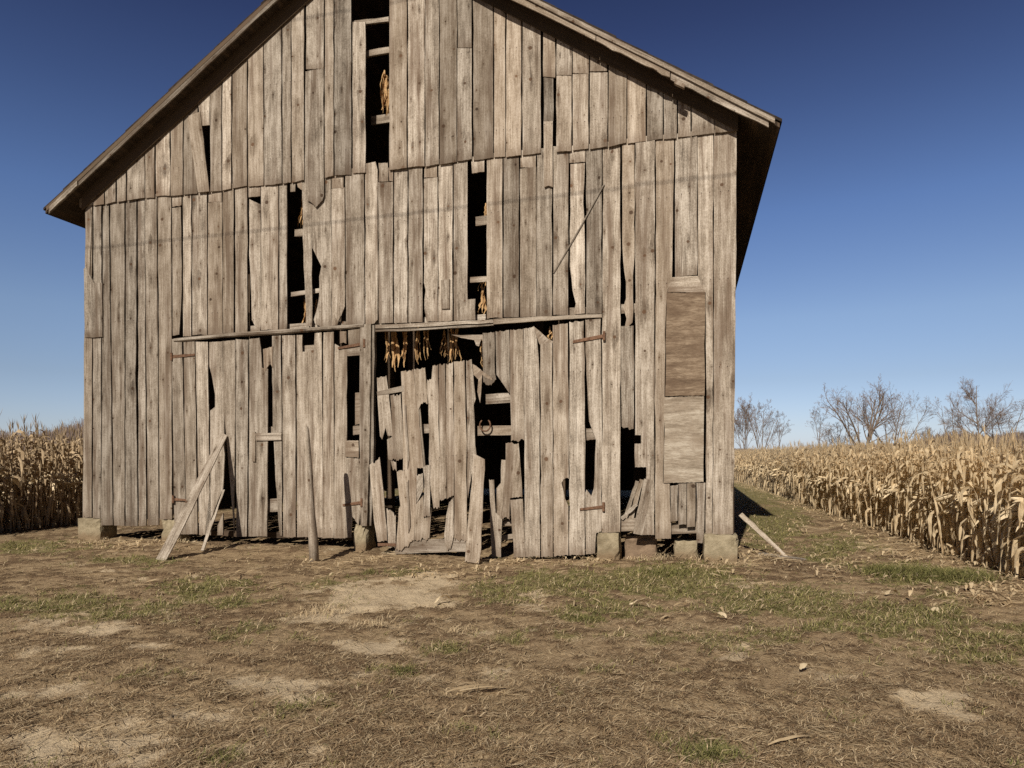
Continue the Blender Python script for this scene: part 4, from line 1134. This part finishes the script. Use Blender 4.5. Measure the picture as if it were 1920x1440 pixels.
def corn_mesh(k, keys, name, mats):
    V, F, T = PROTO[k]; mb = MB()
    me = bpy.data.meshes.new(name); vs, fs, ts, mi = [], [], [], []
    for n_, key in enumerate(keys):
        b = len(vs); vs += V[key]; fs += [tuple(b + i for i in f) for f in F[key]]; ts += T[key]; mi += [min(n_, len(mats) - 1)] * len(F[key])
    me.from_pydata(vs, [], fs); a = me.attributes.new("tone", 'FLOAT', 'POINT'); a.data.foreach_set("value", np.array(ts, np.float32))
    for m in mats: me.materials.append(m)
    me.polygons.foreach_set("material_index", mi); me.update()
    return me
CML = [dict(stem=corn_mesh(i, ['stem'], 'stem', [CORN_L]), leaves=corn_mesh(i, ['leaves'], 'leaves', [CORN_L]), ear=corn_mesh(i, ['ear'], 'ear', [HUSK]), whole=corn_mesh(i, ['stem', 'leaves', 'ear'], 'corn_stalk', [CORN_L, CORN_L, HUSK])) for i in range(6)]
CM = [dict(stem=corn_mesh(i, ['stem'], "stem", [CORN]), leaves=corn_mesh(i, ['leaves'], "leaves", [CORN]), ear=corn_mesh(i, ['ear'], "ear", [HUSK]),
           whole=corn_mesh(i, ['stem', 'leaves', 'ear'], "corn_stalk", [CORN, CORN, HUSK])) for i in range(NP_)]
ED = np.array([math.sin(R(12.6)), math.cos(R(12.6))]); EN = np.array([ED[1], -ED[0]])        # right field: edge direction, inward normal
LD = np.array([math.sin(TH), math.cos(TH)]); LN = np.array([-LD[1], LD[0]])
plants = []
E0 = np.array([6.65, 9.08])
for row in range(7):
    k = -5.5 + rng.random() * .2
    while k < 62:
        p = E0 + ED * k + EN * (.12 + row * .5 + rng.gauss(0, .09))
        plants.append((p[0], p[1], 'R', row)); k += rng.uniform(.05, .115) * (.85 if k < 7 else 1 if k < 25 else 1.3) * (1 if row < 3 else 1.6)
L0 = np.array([-10.52, 14.06])
for row in range(7):
    k = -3.5 + rng.random() * .2
    while k < 16:
        p = L0 + LD * k + LN * (.10 + row * .55 + rng.gauss(0, .09))
        plants.append((p[0], p[1], 'L', row)); k += rng.uniform(.10, .20) * (1 if row < 4 else 1.4)
def px_of(x, y): return 960 + FPX * x / y
vis = []
for i, (x, y, sd, row) in enumerate(plants):
    X = px_of(x, y)
    inview = (-20 < X < 1940) and not (160 < X < 1372)
    if sd == 'R' and X < 1376: inview = False
    if sd == 'L' and X > 158: inview = False
    vis.append((1 if inview else 0, -(y + row * 2.2), i))
order = sorted([v for v in vis if v[0]], key=lambda v: -v[1])
singles = {}
nl = [v for v in order if plants[v[2]][2] == 'L'][:70]; nrr = [v for v in order if plants[v[2]][2] == 'R'][:228]
for rank, v in enumerate(nl + nrr): singles[v[2]] = True
near_parts = {v[2] for v in nrr[:70]} | {v[2] for v in nl[:20]}
Vs, Fs, Ts, off = {4: [], 3: []}, {4: [], 3: []}, {4: [], 3: []}, 0
mV, mT, mF4, mF3, moff, mM4, mM3 = [], [], [], [], 0, [], []
cache = []
for V_, F_, T_ in PROTO:
    vs, f4, f3, ts, m4, m3 = [], [], [], [], [], []
    for n_, key in enumerate(('stem', 'leaves', 'ear')):
        b = len(vs); vs += V_[key]; ts += T_[key]
        for f in F_[key]:
            (f4 if len(f) == 4 else f3).append([b + i for i in f]); (m4 if len(f) == 4 else m3).append(1 if key == 'ear' else 0)
    cache.append((np.array(vs), np.array(f4), np.array(f3), np.array(ts), np.array(m4), np.array(m3)))
for i, (x, y, sd, row) in enumerate(plants):
    k = rng.randrange(NP_); a = rng.random() * 6.28; sc = rng.uniform(.86, 1.07) * (1.2 if sd == 'L' else 1.0)
    z = -.03; tl_ = .05 if rng.random() < .9 else .16
    tx_, ty_ = rng.gauss(0, tl_), rng.gauss(0, tl_)
    CMx = CM if sd == 'R' else CML
    if sd == 'L': k = k % 6
    if i in singles:
        if sd == 'R': lab = "dry tan corn stalk in the sunlit field edge right of the barn"
        else: lab = "dry brown corn stalk in the shaded field edge left of the barn"
        grp = "corn stalks along the right field edge" if sd == 'R' else "corn stalks along the left field edge"
        if i in near_parts:
            o = bpy.data.objects.new("corn_stalk", CMx[k]['stem']); COL.objects.link(o)
            for key in ('leaves', 'ear'):
                c = bpy.data.objects.new(key, CMx[k][key]); COL.objects.link(c); c.parent = o
        else:
            o = bpy.data.objects.new("corn_stalk", CMx[k]['whole']); COL.objects.link(o)
        o.location = (x, y, z); o.rotation_euler = (tx_, ty_, a); o.scale = (sc, sc, sc)
        tag(o, lab, "corn stalk", grp)
    else:
        v, f4, f3, ts, m4, m3 = cache[k]; c, s = math.cos(a), math.sin(a)
        mV.append(np.stack([(v[:, 0] * c - v[:, 1] * s) * sc + x + v[:, 2] * ty_, (v[:, 0] * s + v[:, 1] * c) * sc + y - v[:, 2] * tx_, v[:, 2] * sc + z], 1)); mT.append(ts * rng.uniform(.85, 1.1))
        mF4.append(f4 + moff); mF3.append(f3 + moff); q_ = 2 if sd == 'L' else 0; mM4.append(np.where(m4 == 0, q_, m4)); mM3.append(np.where(m3 == 0, q_, m3)); moff += len(v)
V_ = np.concatenate(mV); F4 = np.concatenate(mF4); F3 = np.concatenate(mF3)
me = bpy.data.meshes.new("corn_field")
me.vertices.add(len(V_)); me.vertices.foreach_set("co", V_.astype(np.float32).ravel())
lp = np.concatenate([F4.ravel(), F3.ravel()]).astype(np.int32)
me.loops.add(len(lp)); me.loops.foreach_set("vertex_index", lp)
st_ = np.concatenate([np.arange(len(F4)) * 4, len(F4) * 4 + np.arange(len(F3)) * 3]).astype(np.int32)
me.polygons.add(len(st_)); me.polygons.foreach_set("loop_start", st_)
me.update(calc_edges=True)
me.materials.append(CORN); me.materials.append(HUSK); me.materials.append(CORN_L)
me.polygons.foreach_set("material_index", np.concatenate([np.concatenate(mM4), np.concatenate(mM3)]).astype(np.int32))
at = me.attributes.new("tone", 'FLOAT', 'POINT'); at.data.foreach_set("value", np.concatenate(mT).astype(np.float32))
cf = bpy.data.objects.new("corn_field", me); COL.objects.link(cf); tag(cf, kind='stuff')

# ------------------------------------------------------------------ bare trees
def tree(name, px, top, spread, dist, label, seed, forks=1, fork_h=.12, dense=1.0, lean=0., leader=False, thick=1.0, group="bare trees beyond the corn", lim_ang=(.35, .8)):
    r = random.Random(seed)
    x, y = (px - 960) / FPX * dist, dist
    H = CAMH + (HZ - top) / FPX * dist
    SP = spread / FPX * dist
    root = empty(name, (x, y, 0), label, "tree", group)
    tr, cr = MB(), MB()
    def grow(p, d, L, rad, lev, mb_):
        K = 5 if lev < 2 else 3
        pts, rs = [p], [rad]
        d = d / np.linalg.norm(d); q = p.copy()
        for i in range(K):
            d = d + np.array([r.gauss(0, .11), r.gauss(0, .11), r.gauss(0, .07) + (.07 if lev else .0)]) * (.9 if lev > 1 else .8)
            d /= np.linalg.norm(d); q = q + d * L / K; pts.append(q.copy()); rs.append(max(.009, rad * (1 - .75 * (i + 1) / K)))
        tube(tr if lev < 2 else cr, pts, rs, 6 if lev < 1 else 4 if lev < 2 else 3, tone=r.uniform(.85, 1.15), cap=False)
        if lev >= 4 or L < .35: return
        nch = {0: 9, 1: 8, 2: 6, 3: 4}[lev]; nch = max(2, int(nch * dense * r.uniform(.8, 1.2)))
        for c in range(nch):
            f = r.uniform(.22 if lev else .3, 1.0); i = min(K - 1, int(f * K)); pp = pts[i] + (pts[i + 1] - pts[i]) * (f * K - i)
            ax = pts[i + 1] - pts[i]; ax /= np.linalg.norm(ax)
            az = r.random() * 6.28; sp = r.uniform(.4, 1.0) if lev else r.uniform(*lim_ang)
            t1 = np.cross(ax, [.3, .2, .9]); t1 /= np.linalg.norm(t1); t2 = np.cross(ax, t1)
            az = az if lev or r.random() < .35 else r.choice((0, math.pi)) + r.gauss(0, .5)
            nd = ax * math.cos(sp) + (t1 * math.cos(az) + t2 * math.sin(az)) * math.sin(sp)
            if nd[2] < -.1: nd[2] *= .3
            grow(pp, nd, L * r.uniform(.36, .62) * ((1.15 - .4 * f) if lev else (1.3 - .95 * f)), max(.010, rad * r.uniform(.38, .58) * (1.1 - .5 * f)), lev + 1, mb_)
    R0 = .022 * H * thick
    b = np.array([x, y, -.1])
    if forks == 1:
        grow(b, np.array([lean, 0, 1.]), H * 1.0, R0, 0, tr)
    else:
        fz = b + np.array([0, 0, H * fork_h]); tube(tr, [b, fz], [R0 * 1.2, R0], 7, cap=False)
        for k in range(forks):
            t_ = (k + .5) / forks * 2 - 1
            tx = t_ * SP * .5 + r.gauss(0, SP * .04); hh = H * (1.0 - .25 * abs(t_) - r.uniform(0, .08))
            d = np.array([tx, r.gauss(0, SP * .25), hh - H * fork_h])
            grow(fz, d, np.linalg.norm(d), R0 * r.uniform(.55, .8), 0, tr)
    A = np.array(tr.v + cr.v); zq = np.percentile(A[:, 2], 99.7); xs = np.percentile(A[:, 0] - x, [1.5, 98.5])
    kz = H / zq; kx = min(2.2, max(.5, SP / (xs[1] - xs[0])))
    for m_ in (tr, cr): m_.v = [(x + (p[0] - x) * kx, y + (p[1] - y) * kx, p[2] * kz) for p in m_.v]
    build("trunk", tr, BARK, root); build("crown", cr, TWIG, root)
tree("bare_tree", 1396, 742, 50, 85, "dense vine-tangled bare tree beside the barn's right edge", 21, 5, .08, .85, thick=.6)
tree("bare_tree", 1428, 752, 60, 95, "bare tree with several thin stems second from the barn", 22, 4, .05, .75, thick=.6)
tree("bare_tree", 1456, 778, 50, 95, "smaller leaning bare tree third from the barn", 23, 3, .03, .7, thick=.6)
tree("bare_tree", 1537, 755, 45, 110, "slender bare tree left of the large forked tree", 24, 2, .15, .7, thick=.5)
tree("bare_tree", 1572, 784, 60, 105, "dark twiggy bare tree in front of the large forked tree", 25, 6, .03, .7, thick=.5)
tree("bare_tree", 1622, 706, 150, 100, "largest bare tree, forking low into wide limbs", 26, 6, .08, .8, thick=1.0)
tree("bare_tree", 1666, 742, 40, 100, "thin bare tree against the large forked tree's right side", 33, 2, .1, .6, thick=.5, lean=.2)
tree("bare_tree", 1672, 728, 150, 105, "wide bare tree whose long limbs reach right of the large forked one", 27, 5, .05, .75, thick=.6, lean=.3)
tree("bare_tree", 1836, 706, 92, 95, "bare tree with one straight leader and spreading limbs", 28, 1, .1, 1.25, thick=.75, lim_ang=(.6, 1.1))
tree("bare_tree", 1785, 742, 60, 95, "bare limbed tree leaning left beside the straight-leader tree", 29, 2, .05, .5, thick=.5)
tree("bare_tree", 1880, 750, 90, 98, "low bare tree reaching to the right picture edge", 31, 3, .06, .8, thick=.5)
tree("bare_shrub", 1745, 800, 60, 100, "low twiggy shrub between the wide bare tree and the leader tree", 30, 6, .03, .8, thick=.7)
# far wood: a low brown band of countless twigs
def far_wood(px0, px1, dist, prof, n, name):
    V_, F_, T_ = [], [], []
    X = nr.uniform(px0, px1, n); D = dist * nr.uniform(.9, 1.2, n)
    x = (X - 960) / FPX * D
    ht = np.interp(X, *zip(*prof)); top = CAMH + (HZ - ht) / FPX * dist
    top = top * (.80 + .22 * fbm(x, D * .2, .12, 90)) * nr.uniform(.55, 1.02, n)
    z0 = top * nr.uniform(0, .75, n); dx = nr.normal(0, .22, n) * (top - z0); w = nr.uniform(.05, .16, n)
    dy = nr.normal(0, .2, n)
    P = np.stack([np.stack([x - w, D, z0], 1), np.stack([x + w, D + dy * .3, z0], 1), np.stack([x + dx + w * .3, D + dy, top], 1), np.stack([x + dx - w * .3, D + dy, top], 1)], 1)
    o = build_np(name, P.reshape(-1, 3), np.arange(4 * n).reshape(-1, 4), WOODS, tone=np.repeat(nr.uniform(.75, 1.15, n), 4))
    tag(o, kind='stuff')
far_wood(1340, 2300, 210, [(1340, 838), (1480, 842), (1560, 832), (1700, 828), (1760, 812), (1800, 806), (1850, 814), (1900, 806), (2000, 800), (2300, 800)], 42000, "far_woods")
far_wood(-300, 320, 200, [(-300, 800), (60, 806), (110, 798), (150, 784), (190, 772), (320, 760)], 16000, "far_woods")

# ------------------------------------------------------------------ overhead cables (their shadows cross the front)
LW = 6.2
up_ = LW * math.tan(R(SUN_EL)) / math.cos(R(SUN_AZ) - TH); sh = LW * math.tan(R(SUN_AZ) - TH)
for za, zb, lab in ((5.56, 5.77, "lower black cable strung in front of the barn"), (9.23, 9.22, "upper black cable strung in front of the barn")):
    mb = MB(); pts = []
    for k in range(41):
        s = -34 + 56 * k / 40.; f = (s + WID) / WID
        sag = .0009 * ((s + 6) ** 2 - 36)
        pts.append(W3(s - sh, za + (zb - za) * f + up_ + sag, LW))
    tube(mb, pts, [.009] * 41, 5)
    tag(build("power_cable", mb, WIREM), lab, "cable", "overhead cables")
